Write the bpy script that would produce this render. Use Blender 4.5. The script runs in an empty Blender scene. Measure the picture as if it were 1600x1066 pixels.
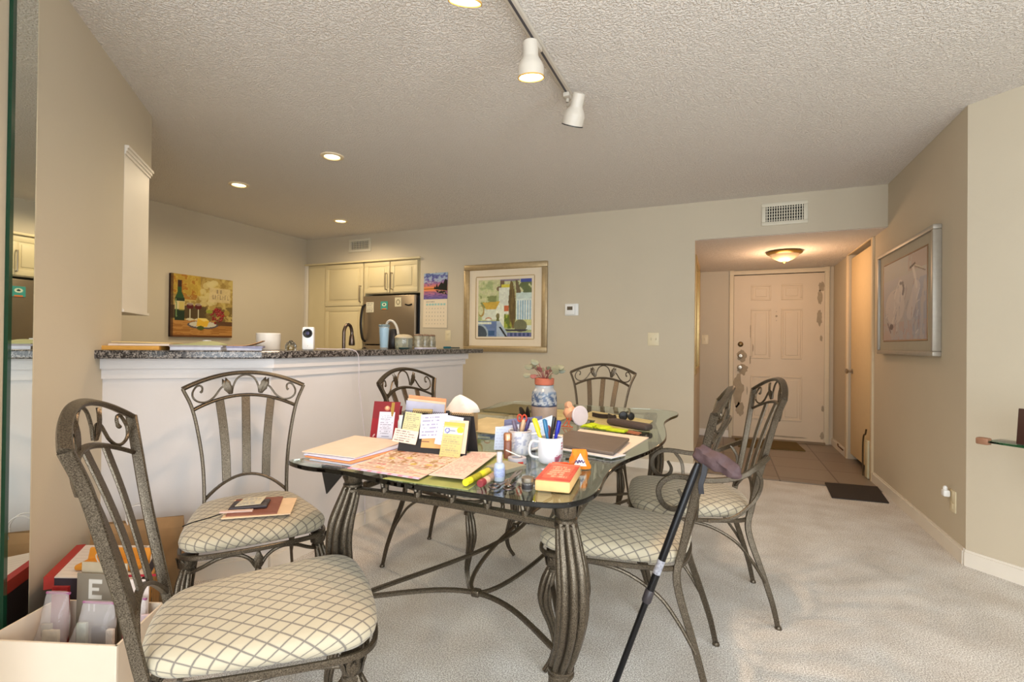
import bpy, bmesh, math, random
import numpy as np
from mathutils import Vector, Matrix
random.seed(7)
SC = bpy.context.scene
COL = SC.collection
PI = math.pi

# ------------------------------------------------------------------ camera
cam_d = bpy.data.cameras.new('camera'); cam = bpy.data.objects.new('camera', cam_d); COL.objects.link(cam)
cam_d.sensor_width = 36; cam_d.lens = 774.55 / 1600 * 36; cam_d.clip_start = .02
_f, _yaw, _pit, _rol = 774.55, math.radians(23.1556), math.radians(.36348), math.radians(.62197)
F_ = Vector((-math.sin(_yaw) * math.cos(_pit), math.cos(_yaw) * math.cos(_pit), math.sin(_pit)))
R_ = Vector((math.cos(_yaw), math.sin(_yaw), 0)); U_ = R_.cross(F_)
R2 = R_ * math.cos(_rol) + U_ * math.sin(_rol); U2 = -R_ * math.sin(_rol) + U_ * math.cos(_rol)
m = Matrix((R2, U2, -F_)).transposed().to_4x4(); m.translation = Vector((0, 0, 1.1431))
cam.matrix_world = m
SC.camera = cam

# ------------------------------------------------------------------ world, exposure, big lights
SC.view_settings.view_transform = 'Standard'; SC.view_settings.look = 'None'
SC.view_settings.exposure = -0.15; SC.view_settings.gamma = 1; SC.view_settings.use_curve_mapping = False
w = bpy.data.worlds.new('world'); SC.world = w; w.use_nodes = True
w.node_tree.nodes['Background'].inputs[0].default_value = (.75, .85, 1, 1)
w.node_tree.nodes['Background'].inputs[1].default_value = .8


def s2l(c):
    return tuple(((x / 12.92) if x <= .04045 else ((x + .055) / 1.055) ** 2.4) for x in c)


def area_light(name, loc, rot, sx, sy, power, color):
    l = bpy.data.lights.new(name, 'AREA'); l.shape = 'RECTANGLE'; l.size = sx; l.size_y = sy
    l.energy = power; l.color = color
    o = bpy.data.objects.new(name, l); COL.objects.link(o); o.location = loc; o.rotation_euler = rot
    return o


# daylight through the wide patio door in the wall behind the camera, and the window beside it
area_light('patio_daylight', (.75, -2.42, 1.12), (PI / 2, 0, 0), 3.0, 2.05, 165, (.87, .94, 1.0))
area_light('side_window_daylight', (2.52, -.4, 1.45), (PI / 2, 0, PI / 2), 1.8, 1.5, 78, (.87, .94, 1.0))
area_light('right_wall_fill', (-1.52, -1.2, 1.4), (PI / 2, 0, -PI / 2), 1.6, 1.4, 34, (.87, .94, 1.0))  # fill light added to brighten the right wall; its window is invented


def spot(name, loc, aim, power, color, angle, blend=.6, radius=.04):
    l = bpy.data.lights.new(name, 'SPOT'); l.energy = power; l.color = color; l.spot_size = math.radians(angle)
    l.spot_blend = blend; l.shadow_soft_size = radius
    o = bpy.data.objects.new(name, l); COL.objects.link(o); o.location = loc
    o.rotation_euler = (Vector(aim) - Vector(loc)).to_track_quat('-Z', 'Y').to_euler()
    return o


WARM = (1.0, .66, .40)
spot('track_lamp_light', (-.726, 1.865, 2.195), (-.9, 2.0, 0), 42, WARM, 150, .8, .045)
spot('track_lamp_light', (-.752, 1.36, 2.195), (-1.1, 1.5, 0), 36, WARM, 150, .8, .045)
for p in ((-2.52, 2.67), (-3.70, 2.87), (-3.77, 4.13)):
    spot('recessed_light', (p[0], p[1], 2.415), (p[0], p[1], 0), 36, (1, .80, .52), 170, .5, .05)
pl = bpy.data.lights.new('hall_lamp_light', 'POINT'); pl.energy = 16; pl.color = (1, .62, .36); pl.shadow_soft_size = .1
po = bpy.data.objects.new('hall_lamp_light', pl); COL.objects.link(po); po.location = (.55, 5.62, 1.9)


# ------------------------------------------------------------------ materials
def nt(name):
    m = bpy.data.materials.new(name); m.use_nodes = True
    return m, m.node_tree, m.node_tree.nodes['Principled BSDF']


MATS = {}


def mat(name, col, rough=.6, metal=0, var=.06, scale=20, bump=0, bscale=200, spec=.5, trans=0, ior=1.45, emit=None, estr=0, alpha=1, bdist=.002):
    if name in MATS: return MATS[name]
    m, t, b = nt(name); L = t.links; c = s2l(col)
    tc = t.nodes.new('ShaderNodeTexCoord')
    n = t.nodes.new('ShaderNodeTexNoise'); n.inputs['Scale'].default_value = scale; n.inputs['Detail'].default_value = 4
    L.new(tc.outputs['Object'], n.inputs['Vector'])
    mx = t.nodes.new('ShaderNodeMix'); mx.data_type = 'RGBA'
    mx.inputs['A'].default_value = tuple(max(0, x * (1 - var * 2)) for x in c) + (1,)
    mx.inputs['B'].default_value = tuple(min(1, x * (1 + var * 2)) for x in c) + (1,)
    L.new(n.outputs['Fac'], mx.inputs['Factor']); L.new(mx.outputs['Result'], b.inputs['Base Color'])
    b.inputs['Roughness'].default_value = rough; b.inputs['Metallic'].default_value = metal
    b.inputs['Specular IOR Level'].default_value = spec
    b.inputs['Transmission Weight'].default_value = trans; b.inputs['IOR'].default_value = ior
    b.inputs['Alpha'].default_value = alpha
    if bump:
        n2 = t.nodes.new('ShaderNodeTexNoise'); n2.inputs['Scale'].default_value = bscale; n2.inputs['Detail'].default_value = 3
        L.new(tc.outputs['Object'], n2.inputs['Vector'])
        bp = t.nodes.new('ShaderNodeBump'); bp.inputs['Strength'].default_value = bump; bp.inputs['Distance'].default_value = bdist
        L.new(n2.outputs['Fac'], bp.inputs['Height']); L.new(bp.outputs['Normal'], b.inputs['Normal'])
    if emit:
        b.inputs['Emission Color'].default_value = s2l(emit) + (1,); b.inputs['Emission Strength'].default_value = estr
    MATS[name] = m
    return m


def painted_mat(name, rough=.6, spec=.3):
    m, t, b = nt(name)
    a = t.nodes.new('ShaderNodeAttribute'); a.attribute_name = 'Col'
    t.links.new(a.outputs['Color'], b.inputs['Base Color']); b.inputs['Roughness'].default_value = rough
    b.inputs['Specular IOR Level'].default_value = spec
    MATS[name] = m
    return m


PAINT = painted_mat('printed_surface'); PAINTG = painted_mat('glossy_print', .25, .5)
WALL = mat('wall_paint', (.79, .745, .66), .85, var=.015, scale=3, bump=.15, bscale=120)
WHITEWALL = mat('bar_paint', (.86, .845, .84), .7, var=.02, scale=4, bump=.1, bscale=90)
TRIM = mat('white_trim', (.90, .87, .82), .5, var=.02, scale=5)
BASEB = mat('baseboard_paint', (.90, .87, .82), .5, var=.02, scale=5)
DOORM = mat('door_paint', (.86, .79, .68), .5, var=.02, scale=5)
DOORP = mat('bare_primer', (.66, .60, .50), .7, var=.1)
CABM = mat('cabinet_cream', (.86, .80, .64), .45, var=.02, scale=6)
PEWTER = None


def make_special():
    global PEWTER, CEIL, CARPET, TILE, GRANITE, FABRIC, GLASS, MIRROR
    # popcorn ceiling
    m, t, b = nt('popcorn_ceiling'); L = t.links
    tc = t.nodes.new('ShaderNodeTexCoord')
    b.inputs['Base Color'].default_value = s2l((.95, .925, .895)) + (1,); b.inputs['Roughness'].default_value = .95
    b.inputs['Specular IOR Level'].default_value = .1
    v = t.nodes.new('ShaderNodeTexNoise'); v.inputs['Scale'].default_value = 95; v.inputs['Detail'].default_value = 2.5; v.inputs['Roughness'].default_value = .6
    L.new(tc.outputs['Object'], v.inputs['Vector'])
    r = t.nodes.new('ShaderNodeMapRange'); r.inputs['From Min'].default_value = .42; r.inputs['From Max'].default_value = .62
    L.new(v.outputs['Fac'], r.inputs['Value'])
    bp = t.nodes.new('ShaderNodeBump'); bp.inputs['Strength'].default_value = .85; bp.inputs['Distance'].default_value = .0075
    L.new(r.outputs['Result'], bp.inputs['Height']); L.new(bp.outputs['Normal'], b.inputs['Normal'])
    CEIL = m
    # carpet
    m, t, b = nt('cream_carpet'); L = t.links
    tc = t.nodes.new('ShaderNodeTexCoord')
    n = t.nodes.new('ShaderNodeTexNoise'); n.inputs['Scale'].default_value = 210; n.inputs['Detail'].default_value = 3
    n2 = t.nodes.new('ShaderNodeTexNoise'); n2.inputs['Scale'].default_value = 4.5; n2.inputs['Detail'].default_value = 4
    L.new(tc.outputs['Object'], n.inputs['Vector']); L.new(tc.outputs['Object'], n2.inputs['Vector'])
    cr = t.nodes.new('ShaderNodeValToRGB'); cr.color_ramp.elements[0].position = .38; cr.color_ramp.elements[1].position = .62
    cr.color_ramp.elements[0].color = s2l((.70, .68, .655)) + (1,); cr.color_ramp.elements[1].color = s2l((.99, .985, .97)) + (1,)
    L.new(n.outputs['Fac'], cr.inputs['Fac'])
    cr2 = t.nodes.new('ShaderNodeValToRGB'); cr2.color_ramp.elements[0].position = .35; cr2.color_ramp.elements[1].position = .65
    cr2.color_ramp.elements[0].color = (.84, .81, .78, 1); cr2.color_ramp.elements[1].color = (1, 1, 1, 1)
    L.new(n2.outputs['Fac'], cr2.inputs['Fac'])
    mx = t.nodes.new('ShaderNodeMix'); mx.data_type = 'RGBA'; mx.blend_type = 'MULTIPLY'; mx.inputs['Factor'].default_value = 1
    L.new(cr.outputs['Color'], mx.inputs['A']); L.new(cr2.outputs['Color'], mx.inputs['B']); L.new(mx.outputs['Result'], b.inputs['Base Color'])
    b.inputs['Roughness'].default_value = .98; b.inputs['Specular IOR Level'].default_value = .05
    bp = t.nodes.new('ShaderNodeBump'); bp.inputs['Strength'].default_value = .6; bp.inputs['Distance'].default_value = .0045
    L.new(n.outputs['Fac'], bp.inputs['Height']); L.new(bp.outputs['Normal'], b.inputs['Normal'])
    CARPET = m
    # hall tile
    m, t, b = nt('hall_tile'); L = t.links
    tc = t.nodes.new('ShaderNodeTexCoord')
    br = t.nodes.new('ShaderNodeTexBrick'); br.offset = 0; br.inputs['Scale'].default_value = 1
    br.inputs['Brick Width'].default_value = .45; br.inputs['Row Height'].default_value = .45; br.inputs['Mortar Size'].default_value = .006
    br.inputs['Color1'].default_value = s2l((.53, .48, .43)) + (1,); br.inputs['Color2'].default_value = s2l((.57, .52, .46)) + (1,)
    br.inputs['Mortar'].default_value = s2l((.36, .31, .27)) + (1,)
    L.new(tc.outputs['Object'], br.inputs['Vector']); L.new(br.outputs['Color'], b.inputs['Base Color'])
    b.inputs['Roughness'].default_value = .38
    TILE = m
    # granite
    m, t, b = nt('dark_granite'); L = t.links
    tc = t.nodes.new('ShaderNodeTexCoord')
    v = t.nodes.new('ShaderNodeTexVoronoi'); v.inputs['Scale'].default_value = 170
    n = t.nodes.new('ShaderNodeTexNoise'); n.inputs['Scale'].default_value = 60; n.inputs['Detail'].default_value = 6
    L.new(tc.outputs['Object'], v.inputs['Vector']); L.new(tc.outputs['Object'], n.inputs['Vector'])
    ad = t.nodes.new('ShaderNodeMath'); ad.operation = 'MULTIPLY_ADD'; ad.inputs[1].default_value = .5
    L.new(v.outputs['Distance'], ad.inputs[0]); L.new(n.outputs['Fac'], ad.inputs[2])
    cr = t.nodes.new('ShaderNodeValToRGB'); e = cr.color_ramp.elements
    e[0].position = .55; e[0].color = (.012, .011, .012, 1); e[1].position = .92; e[1].color = (.26, .235, .215, 1)
    x = cr.color_ramp.elements.new(.74); x.color = (.05, .045, .043, 1)
    L.new(ad.outputs[0], cr.inputs['Fac']); L.new(cr.outputs['Color'], b.inputs['Base Color']); b.inputs['Roughness'].default_value = .18
    GRANITE = m
    # chair metal
    m, t, b = nt('antique_pewter'); L = t.links
    tc = t.nodes.new('ShaderNodeTexCoord')
    n = t.nodes.new('ShaderNodeTexNoise'); n.inputs['Scale'].default_value = 420; n.inputs['Detail'].default_value = 4
    L.new(tc.outputs['Object'], n.inputs['Vector'])
    cr = t.nodes.new('ShaderNodeValToRGB'); e = cr.color_ramp.elements
    e[0].position = .34; e[0].color = s2l((.22, .185, .145)) + (1,); e[1].position = .68; e[1].color = s2l((.47, .43, .37)) + (1,)
    L.new(n.outputs['Fac'], cr.inputs['Fac']); L.new(cr.outputs['Color'], b.inputs['Base Color'])
    b.inputs['Metallic'].default_value = .8; b.inputs['Roughness'].default_value = .36
    bp = t.nodes.new('ShaderNodeBump'); bp.inputs['Strength'].default_value = .25; bp.inputs['Distance'].default_value = .001
    L.new(n.outputs['Fac'], bp.inputs['Height']); L.new(bp.outputs['Normal'], b.inputs['Normal'])
    PEWTER = m
    # lattice fabric, woven along the seat's own uv
    m, t, b = nt('lattice_fabric'); L = t.links
    tc = t.nodes.new('ShaderNodeTexCoord'); sp = t.nodes.new('ShaderNodeSeparateXYZ'); L.new(tc.outputs['UV'], sp.inputs[0])

    def mth(op, a, bb=None, cc=None):
        k = t.nodes.new('ShaderNodeMath'); k.operation = op
        for i, s in enumerate((a, bb, cc)):
            if s is None: continue
            if isinstance(s, (int, float)): k.inputs[i].default_value = s
            else: L.new(s, k.inputs[i])
        return k.outputs[0]
    cell = .044
    a1 = mth('DIVIDE', mth('ADD', sp.outputs[0], mth('MULTIPLY', sp.outputs[1], .8)), cell)
    a2 = mth('DIVIDE', mth('SUBTRACT', sp.outputs[0], mth('MULTIPLY', sp.outputs[1], .8)), cell)
    d1 = mth('ABSOLUTE', mth('SUBTRACT', mth('FRACT', a1), .5)); d2 = mth('ABSOLUTE', mth('SUBTRACT', mth('FRACT', a2), .5))
    mn = mth('MAXIMUM', d1, d2)                       # near .5 on the lines
    line = mth('GREATER_THAN', mn, .44)
    thin = mth('MULTIPLY', mth('GREATER_THAN', mn, .395), mth('LESS_THAN', mn, .412))
    fac = mth('MAXIMUM', line, mth('MULTIPLY', thin, .45))
    n = t.nodes.new('ShaderNodeTexNoise'); n.inputs['Scale'].default_value = 400; L.new(tc.outputs['Object'], n.inputs['Vector'])
    mx = t.nodes.new('ShaderNodeMix'); mx.data_type = 'RGBA'
    mx.inputs['A'].default_value = s2l((.72, .68, .585)) + (1,); mx.inputs['B'].default_value = s2l((.46, .43, .39)) + (1,)
    L.new(fac, mx.inputs['Factor']); L.new(mx.outputs['Result'], b.inputs['Base Color'])
    b.inputs['Roughness'].default_value = .75; b.inputs['Sheen Weight'].default_value = .2
    bp = t.nodes.new('ShaderNodeBump'); bp.inputs['Strength'].default_value = .2; bp.inputs['Distance'].default_value = .001
    L.new(n.outputs['Fac'], bp.inputs['Height']); L.new(bp.outputs['Normal'], b.inputs['Normal'])
    FABRIC = m
    # table glass
    m, t, b = nt('table_glass'); L = t.links
    b.inputs['Base Color'].default_value = (.95, .985, .97, 1); b.inputs['Roughness'].default_value = .0
    va = t.nodes.new('ShaderNodeVolumeAbsorption'); va.inputs['Color'].default_value = (.45, .72, .60, 1); va.inputs['Density'].default_value = 20
    L.new(va.outputs['Volume'], t.nodes['Material Output'].inputs['Volume'])
    b.inputs['Transmission Weight'].default_value = 1; b.inputs['IOR'].default_value = 1.5
    GLASS = m
    m, t, b = nt('silvered_mirror')
    b.inputs['Base Color'].default_value = (.82, .86, .83, 1); b.inputs['Metallic'].default_value = 1; b.inputs['Roughness'].default_value = .01
    MIRROR = m


make_special()
BLACK = mat('black_plastic', (.09, .085, .08), .4)
DARKM = mat('dark_gap', (.05, .045, .04), .9)
WHITE = mat('white_plastic', (.93, .93, .92), .35, var=.01)
IVORY = mat('ivory_plastic', (.88, .83, .70), .4, var=.01)
STEEL = mat('brushed_steel', (.62, .58, .53), .3, .9, var=.05)
FRIDGE = mat('stainless_fridge', (.62, .56, .48), .34, .7, var=.02, scale=2)
NICKEL = mat('satin_nickel', (.66, .62, .56), .28, .9)
GOLD = mat('gold_frame', (.70, .60, .40), .38, .6, var=.08, scale=30)
CHAMP = mat('champagne_frame', (.72, .64, .50), .35, .55, var=.08, scale=30)
SILVERF = mat('silver_wood_frame', (.66, .63, .58), .45, .3, var=.06, scale=30)
PAPER = mat('white_paper', (.93, .91, .88), .8, var=.02)
CREAMP = mat('cream_paper', (.93, .83, .74), .8, var=.02)
MANILA = mat('manila_paper', (.86, .70, .42), .8, var=.04)
KRAFT = mat('kraft_paper', (.66, .52, .36), .85, var=.06, bump=.2, bscale=40)
CLEAR = mat('clear_glass', (.96, .98, .97), .02, trans=1, var=0)
CLEARP = mat('clear_plastic_bag', (.92, .90, .90), .12, alpha=.28, var=0, bump=.8, bscale=30, bdist=.006)

# ------------------------------------------------------------------ mesh building
def cr(pts, n=6, closed=False):
    P = [Vector(p) for p in pts]; out = []; N = len(P)
    rng = range(N if closed else N - 1)
    for i in rng:
        if closed: p0, p1, p2, p3 = P[(i - 1) % N], P[i], P[(i + 1) % N], P[(i + 2) % N]
        else:
            p1, p2 = P[i], P[i + 1]
            p0 = P[i - 1] if i > 0 else p1 * 2 - p2
            p3 = P[i + 2] if i + 2 < N else p2 * 2 - p1
        for k in range(n):
            t = k / n
            out.append(.5 * ((2 * p1) + (p2 - p0) * t + (2 * p0 - 5 * p1 + 4 * p2 - p3) * t * t + (3 * p1 - p0 - 3 * p2 + p3) * t ** 3))
    if not closed: out.append(P[-1])
    return out


def interp(xs, ys, x):
    return float(np.interp(x, xs, ys))


def circ(r, n=8):
    return [(r * math.cos(2 * PI * i / n), r * math.sin(2 * PI * i / n)) for i in range(n)]


def rect(w, h):
    b = min(w, h) * .22; w /= 2; h /= 2
    return [(w, -h + b), (w, h - b), (w - b, h), (-w + b, h), (-w, h - b), (-w, -h + b), (-w + b, -h), (w - b, -h)]


def fluted(r, lobes=8, depth=.16, n=None):
    n = n or lobes * 6
    return [((r * (1 - depth + depth * abs(math.sin(lobes * PI * i / n)) ** .7)) * math.cos(2 * PI * i / n), (r * (1 - depth + depth * abs(math.sin(lobes * PI * i / n)) ** .7)) * math.sin(2 * PI * i / n)) for i in range(n)]


class MB:
    def __init__(s):
        s.v = []; s.f = []; s.mi = []; s.cur = 0; s.flat = set()

    def add(s, v, f):
        b = len(s.v); s.v += [tuple(x) for x in v]
        for q in f: s.f.append(tuple(b + i for i in q)); s.mi.append(s.cur)
        return s

    def box(s, c, d, rz=0, rx=0, ry=0, bev=0):
        hx, hy, hz = d[0] / 2, d[1] / 2, d[2] / 2
        M = Matrix.Rotation(rz, 3, 'Z') @ Matrix.Rotation(ry, 3, 'Y') @ Matrix.Rotation(rx, 3, 'X'); c = Vector(c)
        if bev:
            bm = bmesh.new(); bmesh.ops.create_cube(bm, size=1)
            for v in bm.verts: v.co = Vector((v.co.x * d[0], v.co.y * d[1], v.co.z * d[2]))
            bmesh.ops.bevel(bm, geom=bm.edges[:], offset=bev, segments=2, affect='EDGES', profile=.5)
            bm.verts.index_update()
            s.add([c + M @ v.co for v in bm.verts], [[v.index for v in f.verts] for f in bm.faces]); bm.free(); return s
        vs = [c + M @ Vector((x, y, z)) for z in (-hz, hz) for (x, y) in ((-hx, -hy), (hx, -hy), (hx, hy), (-hx, hy))]
        return s.add(vs, [(3, 2, 1, 0), (4, 5, 6, 7), (0, 1, 5, 4), (1, 2, 6, 5), (2, 3, 7, 6), (3, 0, 4, 7)])

    def sweep(s, pts, prof, ref=(0, 0, 1), scale=None, cap=True, closed=False, roll=0):
        P = [Vector(p) for p in pts]; n = len(P); ref = Vector(ref); vs = []; k = len(prof)
        for i, p in enumerate(P):
            if closed: t = P[(i + 1) % n] - P[(i - 1) % n]
            else: t = P[min(i + 1, n - 1)] - P[max(i - 1, 0)]
            if t.length < 1e-9: t = Vector((0, 0, 1))
            t.normalize()
            a = ref - t * ref.dot(t)
            if a.length < .05: a = (Vector((1, 0, 0)) if abs(t.x) < .8 else Vector((0, 1, 0))); a -= t * a.dot(t)
            a.normalize(); b = t.cross(a)
            sc = scale(i / (n - 1) if n > 1 else 0) if scale else 1
            for (x, y) in prof: vs.append(p + a * (x * sc) + b * (y * sc))
        fs = []
        for i in range(n if closed else n - 1):
            j = (i + 1) % n
            for q in range(k):
                r = (q + 1) % k; fs.append((i * k + q, i * k + r, j * k + r, j * k + q))
        if cap and not closed:
            fs.append(tuple(range(k - 1, -1, -1))); fs.append(tuple((n - 1) * k + q for q in range(k)))
        return s.add(vs, fs)

    def tube(s, pts, r, n=8, **kw):
        return s.sweep(pts, circ(r, n), **kw)

    def lathe(s, prof, n=24, c=(0, 0, 0), axis=None, close=True):
        c = Vector(c); M = Matrix.Identity(3)
        if axis is not None: M = Vector((0, 0, 1)).rotation_difference(Vector(axis)).to_matrix()
        vs = []
        for (r, z) in prof:
            for i in range(n): vs.append(c + M @ Vector((r * math.cos(2 * PI * i / n), r * math.sin(2 * PI * i / n), z)))
        fs = [(i * n + j, i * n + (j + 1) % n, (i + 1) * n + (j + 1) % n, (i + 1) * n + j) for i in range(len(prof) - 1) for j in range(n)]
        if close:
            if prof[0][0] > 1e-6: fs.append(tuple(range(n - 1, -1, -1)))
            if prof[-1][0] > 1e-6: fs.append(tuple((len(prof) - 1) * n + j for j in range(n)))
        return s.add(vs, fs)

    def prism(s, pts, z0, z1):
        n = len(pts)
        a = sum(pts[i][0] * pts[(i + 1) % n][1] - pts[(i + 1) % n][0] * pts[i][1] for i in range(n))
        if a < 0: pts = pts[::-1]
        vs = [(x, y, z0) for x, y in pts] + [(x, y, z1) for x, y in pts]
        return s.add(vs, [tuple(range(n - 1, -1, -1)), tuple(range(n, 2 * n))] + [(i, (i + 1) % n, n + (i + 1) % n, n + i) for i in range(n)])

    def leaf(s, base, tip, w, nrm, curl=.0):
        base = Vector(base); tip = Vector(tip); nrm = Vector(nrm).normalized(); d = tip - base; sd = d.cross(nrm).normalized()
        vs = []; rows = 7
        for i in range(rows):
            t = i / (rows - 1); ww = w * math.sin(PI * min(1, t * .93 + .07)) ** .8 * (1 + .12 * (-1) ** i)
            c = base + d * t + nrm * (curl * math.sin(PI * t))
            vs += [c - sd * ww, c + nrm * .3 * w, c + sd * ww, c - nrm * .3 * w]
        fs = [(i * 4 + q, i * 4 + (q + 1) % 4, i * 4 + 4 + (q + 1) % 4, i * 4 + 4 + q) for i in range(rows - 1) for q in range(4)]
        fs += [(3, 2, 1, 0), ((rows - 1) * 4, (rows - 1) * 4 + 1, (rows - 1) * 4 + 2, (rows - 1) * 4 + 3)]
        return s.add(vs, fs)

    def build(s, name, mats, parent=None, smooth=True, loc=None, angle=40):
        me = bpy.data.meshes.new(name)
        if loc is not None:
            l = Vector(loc); vv = [tuple(Vector(v) - l) for v in s.v]
        else: vv = s.v
        me.from_pydata(vv, [], s.f); me.update()
        bm = bmesh.new(); bm.from_mesh(me); bmesh.ops.recalc_face_normals(bm, faces=bm.faces[:])
        if smooth:
            for f in bm.faces: f.smooth = True
            for e in bm.edges:
                if len(e.link_faces) == 2 and e.calc_face_angle(0) > math.radians(angle): e.smooth = False
        bm.to_mesh(me); bm.free()
        if not isinstance(mats, (list, tuple)): mats = [mats]
        for m_ in mats: me.materials.append(m_)
        if len(mats) > 1: me.polygons.foreach_set('material_index', s.mi)
        o = bpy.data.objects.new(name, me); COL.objects.link(o)
        if parent is not None: o.parent = parent
        if loc is not None: o.location = loc
        return o


def tag(o, label=None, cat=None, group=None, kind=None):
    if label: o['label'] = label
    if cat: o['category'] = cat
    if group: o['group'] = group
    if kind: o['kind'] = kind
    return o


def thing(name, label, cat, loc=(0, 0, 0), rz=0, group=None):
    o = bpy.data.objects.new(name, None); COL.objects.link(o); o.location = loc; o.rotation_euler = (0, 0, rz)
    o.empty_display_size = .05
    return tag(o, label, cat, group)


def copy_tree(o, parent=None):
    c = o.copy(); COL.objects.link(c)
    if parent is not None: c.parent = parent
    for ch in list(o.children): copy_tree(ch, c)
    return c


def struct(name, mb, m_, smooth=False, parent=None):
    o = mb.build(name, m_, parent, smooth)
    if parent is None: o['kind'] = 'structure'
    return o


# painted surfaces: a fine mesh whose colour attribute comes from a colour function
def vnoise(u, v, sc, seed=0):
    x = u * sc; y = v * sc; xi = np.floor(x); yi = np.floor(y); fx = x - xi; fy = y - yi
    fx = fx * fx * (3 - 2 * fx); fy = fy * fy * (3 - 2 * fy)
    h = lambda a, b: np.modf(np.abs(np.sin(a * 127.1 + b * 311.7 + seed * 17.3) * 43758.5453))[0]
    return (h(xi, yi) * (1 - fx) + h(xi + 1, yi) * fx) * (1 - fy) + (h(xi, yi + 1) * (1 - fx) + h(xi + 1, yi + 1) * fx) * fy


def fnoise(u, v, sc, seed=0):
    return .55 * vnoise(u, v, sc, seed) + .3 * vnoise(u, v, sc * 2.1, seed + 3) + .15 * vnoise(u, v, sc * 4.3, seed + 5)


class Cv:
    """a small canvas: u to the right, v up, both 0..1"""
    def __init__(s, u, v, base):
        s.u, s.v = u, v; s.c = np.zeros(u.shape + (3,)) + np.array(base)

    def put(s, mask, col, a=1.):
        m_ = np.asarray(mask, float)[..., None] * a; s.c = s.c * (1 - m_) + np.array(col) * m_; return s

    def rect(s, u0, v0, u1, v1, col, a=1.): return s.put((s.u >= u0) & (s.u <= u1) & (s.v >= v0) & (s.v <= v1), col, a)

    def ell(s, cu, cv, ru, rv, col, a=1.): return s.put(((s.u - cu) / ru) ** 2 + ((s.v - cv) / rv) ** 2 < 1, col, a)

    def poly(s, pts, col, a=1.):
        ins = np.zeros(s.u.shape, bool); n = len(pts)
        for i in range(n):
            x1, y1 = pts[i]; x2, y2 = pts[(i + 1) % n]
            if y1 == y2: continue
            c = ((y1 > s.v) != (y2 > s.v)) & (s.u < (x2 - x1) * (s.v - y1) / (y2 - y1) + x1); ins ^= c
        return s.put(ins, col, a)

    def line(s, x1, y1, x2, y2, w_, col, a=1.):
        dx, dy = x2 - x1, y2 - y1; L = dx * dx + dy * dy + 1e-9
        t = np.clip(((s.u - x1) * dx + (s.v - y1) * dy) / L, 0, 1)
        return s.put(np.hypot(s.u - x1 - t * dx, s.v - y1 - t * dy) < w_, col, a)

    def text(s, u0, v0, u1, v1, rows, col, a=.6, seed=1, gap=.45):
        """lines of small illegible writing"""
        for r in range(rows):
            vt = v1 - (r + .5) * (v1 - v0) / rows; hh = (v1 - v0) / rows * gap / 2
            end = u0 + (u1 - u0) * (.72 + .28 * math.sin(r * 2.3 + seed) ** 2)
            brk = vnoise(s.u + r * 3.1, s.v * 0, 46, seed) > .33
            s.put((np.abs(s.v - vt) < hh) & (s.u > u0) & (s.u < end) & brk, col, a)
        return s


def quad_sheet(name, corners, thick, fn, label=None, cat=None, group=None, parent=None, m_=None, nx=40, ny=40, curl=0, lift=None):
    """corners: 3-D points lower-left, lower-right, upper-right, upper-left seen from the printed side"""
    A, B, C, D = [Vector(p) for p in corners]; cen = (A + B + C + D) / 4
    n = (B - A).cross(D - A).normalized()
    us = np.linspace(0, 1, nx + 1); vs = np.linspace(0, 1, ny + 1); U, V = np.meshgrid(us, vs)
    top = []; bot = []
    for j in range(ny + 1):
        for i in range(nx + 1):
            u, v = us[i], vs[j]
            p = A * (1 - u) * (1 - v) + B * u * (1 - v) + C * u * v + D * (1 - u) * v - cen
            h = lift(u, v) if lift else 0
            top.append(p + n * (thick + h)); bot.append(p + n * h)
    N = len(top); k = nx + 1; f = []
    for j in range(ny):
        for i in range(nx): f.append((j * k + i, j * k + i + 1, (j + 1) * k + i + 1, (j + 1) * k + i))
    nf = len(f)
    for j in range(ny):
        for i in range(nx): f.append((N + (j + 1) * k + i, N + (j + 1) * k + i + 1, N + j * k + i + 1, N + j * k + i))
    for i in range(nx):
        f.append((i, N + i, N + i + 1, i + 1)); b_ = ny * k + i; f.append((b_ + 1, N + b_ + 1, N + b_, b_))
    for j in range(ny):
        a_ = j * k; f.append((a_ + k, N + a_ + k, N + a_, a_)); a_ = j * k + nx; f.append((a_, N + a_, N + a_ + k, a_ + k))
    me = bpy.data.meshes.new(name); me.from_pydata([tuple(x) for x in top + bot], [], f); me.update()
    cols = np.clip(fn(U, V), 0, 1).reshape(-1, 3)
    cols = np.where(cols <= .04045, cols / 12.92, ((cols + .055) / 1.055) ** 2.4)
    edge = np.tile(cols.mean(axis=0), (N, 1)); allc = np.ones((2 * N, 4)); allc[:N, :3] = cols; allc[N:, :3] = edge
    at = me.color_attributes.new('Col', 'FLOAT_COLOR', 'POINT'); at.data.foreach_set('color', allc.astype(np.float32).ravel())
    me.materials.append(m_ or PAINT)
    me.polygons.foreach_set('use_smooth', [False] * len(f))
    o = bpy.data.objects.new(name, me); COL.objects.link(o); o.location = cen
    if parent is not None: o.parent = parent
    return tag(o, label, cat, group)


def plain(col, nz=.03, sc=8, seed=0):
    return lambda u, v: np.array(col) + (fnoise(u, v, sc, seed)[..., None] - .5) * nz * 2


def writing(base, ink=(.45, .42, .45), rows=10, a=.55, seed=1, box=(.08, .06, .92, .94), extra=None):
    def f(u, v):
        c = Cv(u, v, base); c.text(*box, rows, ink, a, seed)
        if extra: extra(c)
        return c.c
    return f


# ================================================================== ROOM SHELL
YB, XR, XK, YD = 4.755, 1.183, -4.889, 6.85
W = .12
CZ = 2.44
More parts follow.
